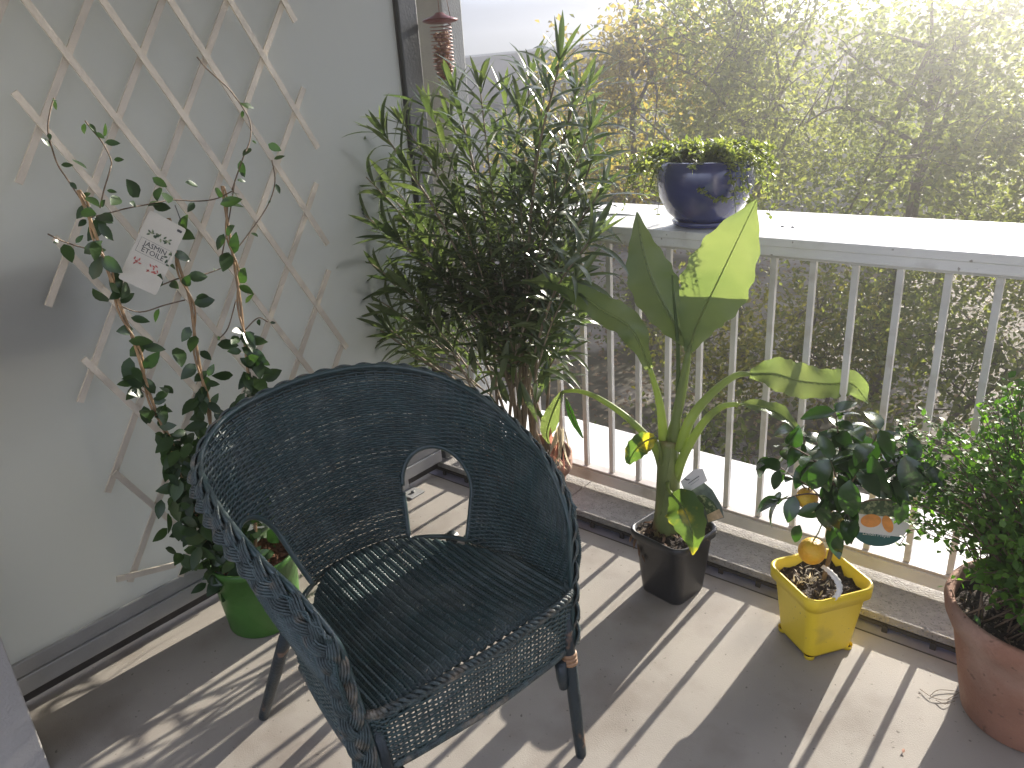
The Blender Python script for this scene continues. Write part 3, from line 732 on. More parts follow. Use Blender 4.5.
# ---- glazed pot on the handrail board
B = (.985, .075, 1.0005)
bp = thing('trailing_planter', 'round dark blue glazed pot with trailing small leaves standing on the handrail', 'potted plant', B)
lathe_pot('pot', [(0, .012), (.076, .012), (.081, .016), (.112, .045), (.135, .090), (.143, .130), (.142, .165), (.131, .192), (.125, .196), (.120, .191), (.122, .17), (0, .17)], B, M['blueglaze'], bp, 64)
lathe_pot('saucer', [(0, 0), (.078, 0), (.094, .008), (.096, .018), (.092, .020), (.080, .011), (0, .010)], B, M['blueglaze'], bp, 48)
mb = MB(); mb.disc((B[0], B[1], B[2]+.178), .114, 24, .006); mb.build('soil', M['soil'], bp)
lm = MB(); sm = MB()
for i in range(190):
    a = rnd.uniform(0, 6.28); side_w = 1 if (math.cos(a) > .3 or math.cos(a) < -.3 or math.sin(a) > .2) else .0
    if math.sin(a) < -.1 and math.cos(a-.0) < .75 and math.cos(a) > -.75 and rnd.random() < .93: continue
    r0 = rnd.uniform(.0, .10); p = Vector((B[0]+r0*math.cos(a), B[1]+r0*math.sin(a), B[2]+.182))
    reach = rnd.uniform(.06, .16 if math.cos(a) < .3 else .10); d = Vector((math.cos(a), math.sin(a), 0)); hang = rnd.random()**2*.16*(1 if abs(math.cos(a)) > .7 else .15)
    q1 = p+d*(reach*.4)+Vector((0, 0, .025+rnd.random()*.035)); q2 = p+d*reach+Vector((0, 0, .01+.03*rnd.random()-hang*.35)); q3 = q2+d*.02+Vector((0, 0, -hang*.7))
    if Vector((q2.x-B[0], q2.y-B[1])).length < .135 and hang > .03: q2 = q2+d*.035; q3 = q3+d*.04
    P = catmull([p, q1, q2, q3], 6); sm.tube(P, .0011, 4)
    for k in range(3, len(P)):
        for z in range(2):
            dd = Vector((rnd.gauss(0, 1), rnd.gauss(0, 1), rnd.gauss(.3, .8))).normalized(); leaf(lm, P[k], dd, (rnd.gauss(0, .5), rnd.gauss(0, .5), 1), rnd.uniform(.010, .020), rnd.uniform(.007, .011), 3, .3, .15)
# one tendril over the front
P = catmull([Vector((B[0]+.03, B[1]-.12, B[2]+.15)), Vector((B[0]+.05, B[1]-.135, B[2]+.125)), Vector((B[0]+.085, B[1]-.120, B[2]+.10)), Vector((B[0]+.115, B[1]-.085, B[2]+.095))], 8)
sm.tube(P, .0011, 4)
for p in P:
    for z in range(2): dd = Vector((rnd.gauss(0, 1), rnd.gauss(-.5, 1), rnd.gauss(.1, .8))).normalized(); leaf(lm, p, dd, (0, -1, 1), rnd.uniform(.009, .016), .009, 3, .3, .15)
sm.build('stems', M['stem'], bp); lm.build('foliage', M['trail'], bp)

# ---- banana plant
K = Vector((1.128, -.362, 0)); kyaw = -.16
ba = thing('potted_banana_plant', 'young banana plant with large paddle leaves in a black plastic pot', 'potted plant', tuple(K))
mb = MB(); mb.loft_sq([(.0, .008), (.064, .008), (.069, .0), (.071, .006), (.088, .182), (.090, .185), (.098, .187), (.099, .208), (.096, .211), (.090, .208), (.086, .180), (0, .180)], K, kyaw, .2); mb.build('pot', M['blackpot'], ba)
mb = MB(); mb.disc((K.x, K.y, .194), .089, 32, .012, True, kyaw); mb.build('soil', M['soil'], ba)
mb = MB()
for i in range(46):
    a = rnd.uniform(0, 6.28); r_ = rnd.uniform(.03, .092); p = Vector((K.x+r_*math.cos(a), K.y+r_*math.sin(a), .205))
    leaf(mb, p, (rnd.gauss(0, 1), rnd.gauss(0, 1), rnd.gauss(.1, .5)), (rnd.gauss(0, .5), rnd.gauss(0, .5), 1), rnd.uniform(.015, .045), rnd.uniform(.005, .013), 4, rnd.uniform(-.5, 1.5), .6)
mb.build('dry_scales', M['scale'], ba); mb = MB()
for dx in range(5):
    p = AY(636+dx*2, 532+dx*4, -.43); leaf(mb, p, (rnd.gauss(-.2, .2), rnd.gauss(-.3, .1), -1), (-.5, -1, .3), .045, .013, 5, .3, .6)
mb.build('hanging_scales', M['scale'], ba)
T0 = Vector((K.x-.022, K.y-.005, .17)); T1 = AY(669, 440, -.345)
mb = MB(); P = catmull([T0, T0.lerp(T1, .35)+Vector((.004, 0, 0)), T0.lerp(T1, .7), T1], 8)
mb.tube(P, [.042-.016*(k/(len(P)-1)) for k in range(len(P))], 18); 
# sheath edges wrapped round the stem
for q, z0, z1 in ((-.6, .15, .95), (-1.9, .3, 1.0), (.5, .05, .8)):
    PP = []
    for k in range(13):
        t = z0+(z1-z0)*k/12; c_ = T0.lerp(T1, t); r_ = .0415-.016*t; a = q+1.1*t; PP.append(c_+Vector((math.cos(a)*r_, math.sin(a)*r_, 0)))
    mb.tube(PP, [.0035*(1-.5*k/12) for k in range(13)], 6)
mb.build('trunk', M['banstem'], ba)
def petiole(pts, r0, r1, mb_):
    P = catmull(pts, 8); n_ = len(P); mb_.tube(P, [r0+(r1-r0)*k/(n_-1) for k in range(n_)], 9)
def big_leaf(mid, widths, up, name, mtl, fold=.15, wavy=.004, asym=1.0, curl=0, n_across=6, tear=0, pet=None, seed=0):
    """paddle leaf: midrib points, half widths along it, ribbed blade"""
    rs = random.Random(seed); P = catmull(mid, 10); n_ = len(P); wv = catmull([Vector((w_, 0, 0)) for w_ in widths], 10) ; mb_ = MB(); cols = 2*n_across+1; vs = []
    m_ = len(wv)-1
    for i, p in enumerate(P):
        t = (P[min(i+1, n_-1)]-P[max(i-1, 0)]).normalized(); u_ = Vector(up[0]).lerp(Vector(up[1]), i/(n_-1)); u_ = (u_-t*u_.dot(t)).normalized(); s_ = t.cross(u_)
        x = i/(n_-1)*m_; k = min(int(x), m_-1); hw = max(.0015, wv[k].lerp(wv[k+1], x-k).x)
        for c in range(cols):
            a = (c-n_across)/n_across; ws = hw*(asym if a > 0 else 1)
            w1 = ws*(1+.05*math.sin(i*1.3+a*2+seed))
            z = fold*abs(a)*hw - curl*a*a*hw + wavy*math.sin(i*.55+seed+(3 if a > 0 else 0))*abs(a)**2 + .0015*math.cos(2*math.pi*(i*.5-abs(a)*1.2))*min(1, hw/.03)
            vs.append(p+s_*(a*w1)+u_*z - t*(abs(a)**2*hw*.16))
    fs = [(i*cols+c, i*cols+c+1, (i+1)*cols+c+1, (i+1)*cols+c) for i in range(n_-1) for c in range(cols-1)]
    mb_.add(vs, fs); lo = mb_.build(name, mtl, ba)
    mr_ = MB(); mr_.tube([p for p in P], [.0030*(1-.75*k/n_) for k in range(n_)], 7); 
    if pet: petiole(pet[0], pet[1], pet[2], mr_)
    mr_.build('midrib', M['ribgreen'], lo)
    return lo
toc = lambda p: (CAM-p).normalized()
Y = -.345
# 1 tall bright leaf
mid1 = [AY(688, 352, -.335), AY(700, 318, -.332), AY(716, 285, -.33), AY(736, 243, -.325), AY(757, 199, -.315)]
up1 = (Vector((.25, -1, .15)), Vector((.15, -1, .1)))
big_leaf(mid1, [.010, .040, .068, .088, .082, .052, .002], up1, 'leaf', M['banana'], .10, .006, .95, seed=3, pet=([AY(674, 440, Y), AY(678, 405, Y), AY(688, 352, -.335)], .016, .0070))
# 2 dark upright leaf
mid2 = [AY(692, 350, -.33), AY(674, 322, -.31), AY(654, 285, -.30), AY(643, 250, -.29), AY(637, 212, -.28)]
big_leaf(mid2, [.006, .030, .052, .064, .056, .030, .002], (Vector((.55, -.9, .25)), Vector((.5, -.9, .2))), 'leaf', M['banana'], .35, .004, 1, seed=5, pet=([AY(670, 440, Y), AY(682, 395, -.34), AY(690, 345, -.33)], .015, .0065))
# 3 leaf arching to the left
mid3 = [AY(650, 368, -.40), AY(632, 330, -.42), AY(602, 310, -.43), AY(572, 290, -.43), AY(545, 281, -.42), AY(522, 281, -.41)]
big_leaf(mid3, [.010, .034, .042, .036, .032, .022, .002], (Vector((-.3, -.75, 1)), Vector((.1, -.6, 1))), 'leaf', M['banana'], .28, .005, 1, seed=8, pet=([AY(664, 445, Y), AY(660, 405, -.37), AY(650, 368, -.40)], .015, .0065))
# 4 leaf reaching right through the bars
mid4 = [AY(750, 374, -.16), AY(775, 374, -.12), AY(800, 381, -.07), AY(830, 384, -.012), AY(852, 384, .04), AY(868, 402, .08)]
big_leaf(mid4, [.010, .040, .050, .046, .040, .034, .004], (Vector((.1, -.9, .6)), Vector((.2, -.8, .5))), 'leaf', M['banana'], .12, .008, 1, seed=2, pet=([AY(680, 450, Y), AY(690, 420, -.33), AY(712, 393, -.26), AY(735, 376, -.19), AY(750, 374, -.16)], .017, .0065))
# 5 long brownish stalk to the left with a hanging leaf
big_leaf([AY(562, 392, -.42), AY(553, 412, -.43), AY(547, 432, -.43), AY(549, 444, -.43)], [.006, .018, .026, .014, .002], (Vector((.6, -1, .1)), Vector((.6, -1, .1))), 'leaf', M['banana'], .3, .002, 1, seed=6,
         pet=([AY(664, 478, Y), AY(655, 448, -.37), AY(630, 420, -.40), AY(600, 399, -.42), (AY(578, 391, -.42)), AY(562, 392, -.42)], .013, .0045))
big_leaf([AY(566, 398, -.42), AY(573, 418, -.42), AY(583, 438, -.42)], [.003, .010, .010, .002], (Vector((.2, -1, .1)), Vector((.2, -1, .1))), 'leaf', M['citrus'], .3, .001, 1, seed=7)
# 6 low right leaf, drooping behind the citrus
mid6 = [AY(738, 404, -.33), AY(765, 408, -.31), AY(785, 418, -.30), AY(800, 432, -.30)]
big_leaf(mid6, [.006, .020, .026, .018, .002], (Vector((-.1, -.3, 1)), Vector((.3, -.3, 1))), 'leaf', M['banana'], .3, .004, 1, seed=11, pet=([AY(672, 490, Y), AY(684, 455, -.355), AY(704, 422, -.35), AY(722, 407, -.34), AY(738, 404, -.33)], .015, .006))
# 7 turning leaf hanging over the pot
mid7 = [AY(672, 494, -.42), AY(684, 510, -.45), AY(692, 532, -.462), AY(693, 555, -.465)]
big_leaf(mid7, [.010, .044, .052, .044, .024, .002], (Vector((.35, -1, .35)), Vector((.35, -1, .1))), 'leaf', M['bananayel'], .12, .004, 1, seed=12, pet=([AY(668, 480, -.37), AY(668, 488, -.40), AY(672, 494, -.42)], .006, .004))['label'] = 'drooping green leaf with yellow edges over the pot'
# 8 small yellow leaf
mid8 = [AY(655, 437, -.40), AY(644, 442, -.41), AY(634, 452, -.42), AY(628, 464, -.42)]
big_leaf(mid8, [.010, .026, .030, .024, .006], (Vector((.3, -1, .2)), Vector((.3, -1, .2))), 'leaf', M['bananayel'], .15, .003, 1, seed=21, pet=([AY(662, 470, -.37), AY(660, 450, -.39), AY(655, 437, -.40)], .005, .003))['label'] = 'small yellowing leaf left of the trunk'
# 9 rolled spear and young leaf
mb = MB(); P = catmull([AY(678, 400, -.34), AY(678, 350, -.335), AY(674, 300, -.33), AY(672, 275, -.33)], 6); n_ = len(P)
mb.tube(P, [.007*(1-.8*k/n_) for k in range(n_)], 8); mb.build('rolled_leaf', M['banana'], ba)
big_leaf([AY(690, 342, -.30), AY(705, 328, -.27), AY(722, 316, -.25), AY(728, 322, -.24)], [.003, .012, .014, .002], (Vector((0, -.5, 1)), Vector((0, -.5, 1))), 'leaf', M['banana'], .3, .002, 1, seed=14)
# withered tassel of the old leaf, hanging from stalk 5
mb = MB(); mb2 = MB()
for i in range(30):
    p = AY(560+rnd.gauss(0, 4), 432+rnd.uniform(-8, 18), -.43+rnd.gauss(0, .008)); tgt = mb2 if rnd.random() < .3 else mb
    leaf(tgt, p, (rnd.gauss(0, .18), rnd.gauss(0, .15), -1), (rnd.gauss(0, 1), -1, 0), rnd.uniform(.05, .10), rnd.uniform(.006, .013), 6, rnd.gauss(0, .5), .7, prof_lance)
mb.tube([AY(562, 394, -.42), AY(560, 415, -.43), AY(559, 436, -.43)], .002, 5)
mb.build('withered_tassel', M['dryleaf'], ba); mb2.build('withered_shreds', M['pinkdry'], ba)
# banana label card
c1 = AY(705, 491, -.40)
bl = thing('plant_label', 'pointed grey care card with white top stuck behind the turning banana leaf', 'plant label', tuple(c1))
xa = AY(716, 480, -.40)-AY(690, 494, -.40); 
F = frame4(AY(694, 481, -.405), AY(702, 469, -.40)-AY(676, 485, -.40), AY(694, 470, -.40)-AY(700, 490, -.41))
sheet('header', [(-.046, -.018), (.040, -.018), (.046, .016), (.018, .026), (-.040, .018)], .001, M['paper'], F, bl)
mb = MB(); mb.tube([F @ Vector((-.020, .002, .0015)), F @ Vector((.024, .004, .0015))], .0011, 4); mb.tube([F @ Vector((-.022, .018, .002)), F @ Vector((-.018, .012, .002)), F @ Vector((-.010, .009, .002))], .0014, 4)
mb.tube([F @ Vector((-.016, -.005, .0015)), F @ Vector((.018, -.003, .0015))], .0005, 4)
mb.build('printed_line', M['ink'], bl)
F = frame4(AY(704, 500, -.392), AY(716, 480, -.38)-AY(700, 486, -.38), AY(700, 478, -.385)-AY(709, 522, -.40))
ol_ = [(-.032, .040), (.016, .062), (.040, .020), (.044, -.03), (.034, -.062), (-.020, -.062), (-.03, 0)]
cb = sheet('card', ol_, .001, M['printgrey'], F, bl)
sheet('picture', [(-.018, .020), (.010, .012), (.026, -.012), (.030, -.04), (-.006, -.045)], .0005, M['printgreen'], F @ Matrix.Translation((0, 0, .0013)), bl)
sheet('foot_print', [(-.012, -.04), (.034, -.035), (.034, -.060), (-.018, -.060)], .0005, mat('sandy_print', (.50, .36, .22), .5, .2, 80), F @ Matrix.Translation((0, 0, .002)), bl)

# ---- citrus in the yellow pot
Yp = Vector((1.545, -.350, 0)); yyaw = -.61
ci = thing('potted_citrus_tree', 'small citrus bush with two orange fruits in a yellow square pot', 'potted plant', tuple(Yp))
mb = MB(); mb.loft_sq([(0, .012), (.060, .012), (.066, .006), (.068, .012), (.086, .170), (.0875, .173), (.097, .175), (.0985, .205), (.096, .209), (.090, .206), (.086, .160), (0, .160)], Yp, yyaw, .17)
for q in range(4):
    a = yyaw+math.pi/4+q*math.pi/2; r_ = .080; mb.lathe([(.0, 0), (.013, 0), (.0145, .012)], (Yp.x+r_*math.cos(a), Yp.y+r_*math.sin(a), 0), 14)
mb.build('pot', M['yellowpot'], ci)
mb = MB(); mb.disc((Yp.x, Yp.y, .180), .086, 36, .012, True, yyaw); mb.build('soil', M['soil'], ci)
mb = MB()
for i in range(60):
    a = rnd.uniform(0, 6.28); r_ = rnd.uniform(.0, .06); p = Vector((Yp.x-.02+r_*math.cos(a), Yp.y-.015+r_*math.sin(a), .190))
    leaf(mb, p, (rnd.gauss(0, 1), rnd.gauss(0, 1), rnd.gauss(.1, .4)), (rnd.gauss(0, .4), rnd.gauss(0, .4), 1), rnd.uniform(.008, .025), rnd.uniform(.002, .006), 3, rnd.uniform(-.5, 1), .5)
mb.build('dry_litter', M['dryleaf'], ci)
base = Vector((Yp.x+.005, Yp.y+.01, .178)); wood = MB(); lm = MB()
topc = AY(842, 490, -.335)
wood.tube(catmull([base, base.lerp(topc, .5)+Vector((.004, 0, 0)), topc], 6), .0060, 8)
brs = [((770, 460), -.32), ((790, 445), -.38), ((800, 430), -.28), ((835, 412), -.36), ((850, 425), -.30), ((880, 430), -.40), ((905, 445), -.33), ((915, 462), -.40), ((890, 480), -.43), ((860, 470), -.44), ((830, 460), -.44), ((800, 480), -.42), ((780, 500), -.36), ((850, 520), -.43), ((828, 530), -.44), ((895, 500), -.38), ((868, 445), -.22)]
def clear(p, d, L):
    for tt in (.2, .5, .8, 1.0):
        q = p+d*L*tt-CAM-Vector((0, 0, .02*tt)); z = q.dot(CF); x = 512+FPX*q.dot(CR)/z; y = 384-FPX*q.dot(CU)/z
        if (abs(x-812) < 20 and abs(y-550) < 20) or (abs(x-807) < 13 and abs(y-499) < 14) or (854 < x < 900 and 496 < y < 552): return False
    return True
def cleaf(p, d, L=None, force=False):
    L = L or rnd.uniform(.060, .100)
    if not force and not clear(p, Vector(d), L): return
    leaf(lm, p, d, (rnd.gauss(0, .4), rnd.gauss(-.35, .4), 1), L, L*rnd.uniform(.46, .56), 6, rnd.uniform(.3, 1.2), .22)
for (px, py), yy in brs:
    tp = AY(px, py, yy); st = base.lerp(topc, rnd.uniform(.55, 1)); m1 = st.lerp(tp, .5)+Vector((0, 0, .02)); P = catmull([st, m1, tp], 6); wood.tube(P, [.0030*(1-.6*k/len(P)) for k in range(len(P))], 6)
    for k in range(3, len(P), 1):
        q = rnd.uniform(0, 6.28); t = (P[k]-P[k-1]).normalized(); a0 = t.orthogonal().normalized(); d = (t*.5+a0*math.cos(q)+t.cross(a0)*math.sin(q)+Vector((0, 0, -.35))).normalized(); cleaf(P[k], d, rnd.uniform(.055, .090))
    for k in range(2): cleaf(tp, Vector((tp.x-topc.x+rnd.gauss(0, .06), tp.y-topc.y+rnd.gauss(0, .06), rnd.gauss(-.06, .05))))
for px, py, yy, dx, L in ((826, 500, -.46, 0, .085), (838, 536, -.47, .02, .055), (903, 498, -.40, .05, .062), (800, 525, -.42, -.2, .05), (872, 455, -.45, .3, .09), (905, 455, -.42, .3, .09), (780, 470, -.40, -.2, .055), (850, 480, -.47, .1, .09), (825, 495, -.46, -.1, .06)):
    cleaf(AY(px, py, yy), Vector((dx, -.2, -1 if L != .09 else -.6)).normalized(), L*1.1, True)
wood.build('trunk', M['brownstem'], ci); lm.build('foliage', M['citrus'], ci)
lm = MB()
for i in range(9): leaf(lm, AY(836+rnd.gauss(0, 3), 414+rnd.gauss(0, 4), -.34), (rnd.gauss(0, 1), rnd.gauss(0, 1), rnd.uniform(.2, 1)), (0, 0, 1), .022, .010, 4, .3, .3)
lm.build('new_shoots', M['bush'], ci)
def fruit(c, r):
    mb = MB(); mb.lathe([(0, -r), (r*.25, -r*.99), (r*.5, -r*.88), (r*.72, -r*.70), (r*.9, -r*.42), (r, -r*.08), (r*.98, r*.25), (r*.85, r*.55), (r*.62, r*.79), (r*.35, r*.93), (r*.12, r*.95), (0, r*.93)], c, 28); return mb.build('fruit', M['fruit'], ci)
f1 = AY(812, 551, -.405); f2 = AY(807, 498, -.33)
fruit(f1, .0335); fruit(f2, .0275)
mb = MB(); mb.tube([f1+Vector((0, 0, .028)), f1+Vector((.008, .01, .05)), AY(830, 505, -.36)], .0018, 5); mb.tube([f2+Vector((0, 0, .022)), f2+Vector((.006, 0, .04)), AY(828, 470, -.36)], .0018, 5); mb.build('fruit_stalk', M['stem'], ci)
# small blank band tied to a twig
mb = MB(); F = frame4(AY(799, 449, -.34), (1, .6, 0), (0, -.1, 1)); sheet('twig_band', rrect(.008, .026, .002, 2), .001, M['cream'], F, ci)
# round picture label
F = frame4(AY(879, 522, -.285), (1, .55, -.10), (0, .12, 1))
lb = thing('plant_label', 'round picture label with two oranges and a teal band beside the citrus', 'plant label', tuple(F.translation))
Rr = .066; circ = [(Rr*1.06*math.cos(a*math.pi/24), Rr*math.sin(a*math.pi/24)) for a in range(48)]
sheet('card', circ, .0012, M['paper'], F, lb)
seg = [p for p in circ if p[1] > .012]; sheet('leaf_print', seg, .0005, M['printgreen'], F @ Matrix.Translation((0, 0, .0014)), lb)
seg = [p for p in circ if p[1] < -.028]; sheet('band', seg, .0005, M['teal'], F @ Matrix.Translation((0, 0, .0014)), lb)
def ell(cx_, cy_, a, b_, rot, n_=20): return [(cx_+a*math.cos(t)*math.cos(rot)-b_*math.sin(t)*math.sin(rot), cy_+a*math.cos(t)*math.sin(rot)+b_*math.sin(t)*math.cos(rot)) for t in [2*math.pi*k/n_ for k in range(n_)]]
sheet('orange_print', ell(-.020, .002, .024, .018, .15), .0005, M['printorange'], F @ Matrix.Translation((0, 0, .0022)), lb)
sheet('orange_print', ell(.020, -.002, .012, .024, .45), .0005, M['printorange'], F @ Matrix.Translation((0, 0, .0022)), lb)
text_mesh('Limon Meyer', .0125, M['paper'], 'lettering', F @ Matrix.Translation((0, -.034, .0022)), lb)
mb = MB(); mb.tube([F @ Vector((0, Rr*.95, 0)), AY(868, 470, -.30)], .001, 4); mb.build('tie', M['brownstem'], lb)
# white stick label curled over the soil
pts = [(822, 566), (830, 572), (838, 582), (839, 592), (833, 600)]
sl_ = MB(); P = catmull([AY(px, py, -.385-.012*i) for i, (px, py) in enumerate(pts)], 6); vs = []; 
for i, p in enumerate(P):
    t = (P[min(i+1, len(P)-1)]-P[max(i-1, 0)]).normalized(); s_ = t.cross(Vector((.3, -.8, .6))).normalized()*(.0045+.003*math.sin(math.pi*i/len(P))+.0012*math.sin(i*2.3)); vs += [p-s_, p+s_]
sl_.add(vs, [(2*i, 2*i+1, 2*i+3, 2*i+2) for i in range(len(P)-1)])
so_ = sl_.build('stick_label', M['paper']); sm_ = so_.modifiers.new('thick', 'SOLIDIFY'); sm_.thickness = .0008
tag(so_, 'curled white strip label stuck in the soil of the yellow pot', 'plant label')

# ---- terracotta pot with small-leaved bush
Tq = (2.022, -.335, 0)
te = thing('potted_bush', 'dense small-leaved green bush in a large terracotta pot at right edge', 'potted plant', Tq)
lathe_pot('pot', [(0, .006), (.122, .006), (.126, 0), (.131, .006), (.150, .10), (.170, .20), (.176, .225), (.184, .235), (.196, .262), (.200, .285), (.196, .300), (.186, .303), (.180, .292), (.176, .26), (0, .26)], Tq, M['terra'], te, 64)
mb = MB(); mb.disc((Tq[0], Tq[1], .272), .176, 30, .012); mb.build('soil', M['soil'], te)
lm = MB(); sm = MB(); cen = Vector((2.035, -.31, .515))
for i in range(540):
    while True:
        v = Vector((rnd.uniform(-1, 1), rnd.uniform(-1, 1), rnd.uniform(-1, 1)))
        if .25 < v.length < 1: break
    k_ = 1+.16*noise.noise(v*2.2+Vector((5, 1, 2)))
    tp = cen+Vector((v.x*.32*k_, v.y*.26*k_, v.z*.31*k_+.01)); 
    if tp.z < .31: tp.z = .31+rnd.random()*.06
    bs = Vector((Tq[0]+rnd.gauss(0, .05), Tq[1]+rnd.gauss(0, .05), .27)); m1 = bs.lerp(tp, .6)+Vector((0, 0, .05)); P = catmull([bs, m1, tp], 5)
    sm.tube(P, [.0022*(1-.6*k/len(P)) for k in range(len(P))], 4)
    for k in range(2, len(P)):
        for z in range(3 if k > 5 else 2):
            p = P[k]+Vector((rnd.gauss(0, .008), rnd.gauss(0, .008), rnd.gauss(0, .008))); d = Vector((rnd.gauss(0, 1), rnd.gauss(0, 1), rnd.gauss(.3, .7))); leaf(lm, p, d, (rnd.gauss(0, .5), rnd.gauss(0, .5), 1), rnd.uniform(.015, .026), rnd.uniform(.010, .016), 3, .4, .15)
for i in range(40):
    st = AY(rnd.uniform(915, 960), rnd.uniform(430, 530), -.36); tp = st+Vector((-rnd.uniform(.02, .07), rnd.gauss(0, .03), rnd.gauss(.01, .03))); P = catmull([st+Vector((.08, .02, -.03)), st, tp], 5); sm.tube(P, .001, 4)
    for p in P[3:]:
        for z in range(2): leaf(lm, p, (rnd.gauss(-.3, 1), rnd.gauss(0, 1), rnd.gauss(0, .8)), (0, 0, 1), rnd.uniform(.010, .020), .010, 3, .4, .15)
sm.build('stems', M['brownstem'], te); lm.build('foliage', M['bush'], te)

# ---- debris on the floor
for i, (px, py, L) in enumerate(((903, 753, .014), (873, 736, .006), (921, 694, .007), (800, 703, .005))):
    mb = MB(); p = at(px, py, 2, .003); a = rnd.uniform(0, 6); leaf(mb, p, (math.cos(a), math.sin(a), .15), (0, 0, 1), L, L*.45, 4, .4, .5)
    o = mb.build('dry_leaf', M['pinkdry' if i == 0 else 'brownstem'])
    tag(o, ['curled dry leaf on the floor near the bottom right corner', 'tiny dark crumb on the floor just above the dry leaf', 'tiny brown crumb on the floor left of the twigs', 'tiny brown crumb in the shadow of the yellow pot'][i], 'debris', 'crumbs and dry bits on the floor')
mb = MB()
for P in (((920, 689), (932, 697), (945, 700), (958, 697)), ((930, 696), (938, 690), (955, 691), (962, 694)), ((936, 700), (945, 704), (955, 701)), ((948, 699), (960, 692), (967, 683))):
    mb.tube(catmull([at(x, y, 2, .003+.002*(i % 2)) for i, (x, y) in enumerate(P)], 4), .0008, 4)
o = mb.build('twig', M['brownstem']); tag(o, 'thin dry twigs lying on the floor beside the terracotta pot', 'twig')

# unseen dark box added behind the screen, shaped to shade the panel
nb = thing('panel_shade_box', 'added dark box that shades a blurred patch on the frosted screen at far left', 'shade box', (-.25, -1.6, 0))
mb = MB(); mb.box(-.47, -.028, -2.10, -1.33, .86, 1.13); mb.build('box_body', M['blocker'], nb, False, .05)
for lx in (-.40, -.10):
    for ly in (-1.90, -1.46): mb = MB(); mb.tube([(lx, ly, 0.001), (lx, ly, .90)], .012, 6); mb.build('leg', M['blocker'], nb)

# ================================================================== GROUND, TREES, BUILDING
GZ = -3.2
mb = MB(); N_ = 40; vs = []
for j in range(N_+1):
    for i in range(N_+1):
        x = -52+72*i/N_; y = .9+42*j/N_; vs.append((x, y, GZ+(.12*noise.noise(Vector((x*.15, y*.15, 0))) if y > 3 else 0)))
mb.add(vs, [(j*(N_+1)+i, j*(N_+1)+i+1, (j+1)*(N_+1)+i+1, (j+1)*(N_+1)+i) for j in range(N_) for i in range(N_)])
mb.add([(-52, -12, GZ), (20, -12, GZ), (20, .9, GZ), (-52, .9, GZ)], [(0, 1, 2, 3)])
struct(mb.build('ground', M['ground'], None, True))
mb = MB()
for i in range(9000):
    x = rnd.uniform(-13, 4); y = rnd.uniform(3.5, 17); a = rnd.uniform(0, 6.28)
    leaf(mb, (x, y, GZ+.13+rnd.random()*.03), (math.cos(a), math.sin(a), rnd.gauss(.1, .2)), (rnd.gauss(0, .3), rnd.gauss(0, .3), 1), rnd.uniform(.06, .13), rnd.uniform(.05, .10), 2, rnd.uniform(0, .8), .3)
struct(mb.build('leaf_litter', M['leaf_litter'], None, False), 'stuff')

def tree(name, label, base, H, crown_c, crown_r, nleaf, Ls, mtl, seed, limbs=9, gaps=.25, lean=(0, 0), group=None, trunk_r=.10):
    group = group or ('trees beyond the railing' if 'tree' in name else 'shrubs beyond the railing')
    rs = random.Random(seed); r_ = thing(name, label, 'tree' if 'tree' in name else 'shrub', tuple(base), group)
    tb = MB(); lm = MB(); base = Vector(base); top = Vector((crown_c[0]+lean[0], crown_c[1]+lean[1], crown_c[2]+crown_r[2]*.75))
    tr = catmull([base, base.lerp(top, .35)+Vector((rs.gauss(0, .12), rs.gauss(0, .1), 0)), base.lerp(top, .7)+Vector((rs.gauss(0, .15), rs.gauss(0, .1), 0)), top], 7)
    tb.tube(tr, [trunk_r*(1-.88*k/(len(tr)-1)) for k in range(len(tr))], 8)
    tips = []
    for i in range(limbs):
        st = tr[rs.randrange(len(tr)//4, len(tr)-1)]
        v = Vector((rs.gauss(0, 1), rs.gauss(0, 1), rs.gauss(.25, .7))).normalized()*rs.uniform(.65, 1.0)
        tp = Vector((crown_c[0]+v.x*crown_r[0], crown_c[1]+v.y*crown_r[1], crown_c[2]+v.z*crown_r[2]))
        P = catmull([st, st.lerp(tp, .5)+Vector((rs.gauss(0, .15), rs.gauss(0, .15), rs.gauss(.1, .15))), tp], 5)
        tb.tube(P, [trunk_r*.36*(1-.85*k/(len(P)-1)) for k in range(len(P))], 5)
        tips += P[3:]
        for z in range(5):
            s2 = P[rs.randrange(3, len(P))]; t2 = s2+Vector((rs.gauss(0, .5), rs.gauss(0, .5), rs.gauss(.05, .45)))*max(crown_r)*.35
            P2 = catmull([s2, s2.lerp(t2, .5)+Vector((0, 0, .06)), t2], 4); tb.tube(P2, [trunk_r*.11*(1-.8*k/(len(P2)-1)) for k in range(len(P2))], 4); tips += P2[2:]
    clumps = [(t, rs.uniform(.18, .42)) for t in tips]
    for i in range(nleaf):
        if rs.random() < .8:
            t, s_ = clumps[rs.randrange(len(clumps))]; p = t+Vector((rs.gauss(0, s_), rs.gauss(0, s_), rs.gauss(0, s_*.8)))
        else:
            while True:
                v = Vector((rs.uniform(-1, 1), rs.uniform(-1, 1), rs.uniform(-1, 1)))
                if v.length < 1: break
            p = Vector((crown_c[0]+v.x*crown_r[0], crown_c[1]+v.y*crown_r[1], crown_c[2]+v.z*crown_r[2]))
        if noise.noise(p*.9+Vector((seed, 0, 0))) < -.5+gaps: continue
        if p.z < GZ+.15: continue
        L = rs.uniform(*Ls); d = Vector((rs.gauss(0, 1), rs.gauss(0, 1), rs.gauss(-.35, .7)))
        leaf(lm, p, d, (rs.gauss(0, .7), rs.gauss(0, .7), 1), L, L*rs.uniform(.55, .85), 2, rs.uniform(0, .9), .3)
    tb.build('trunk', M['trunk'], r_); lm.build('crown', mtl, r_, False)
    return r_
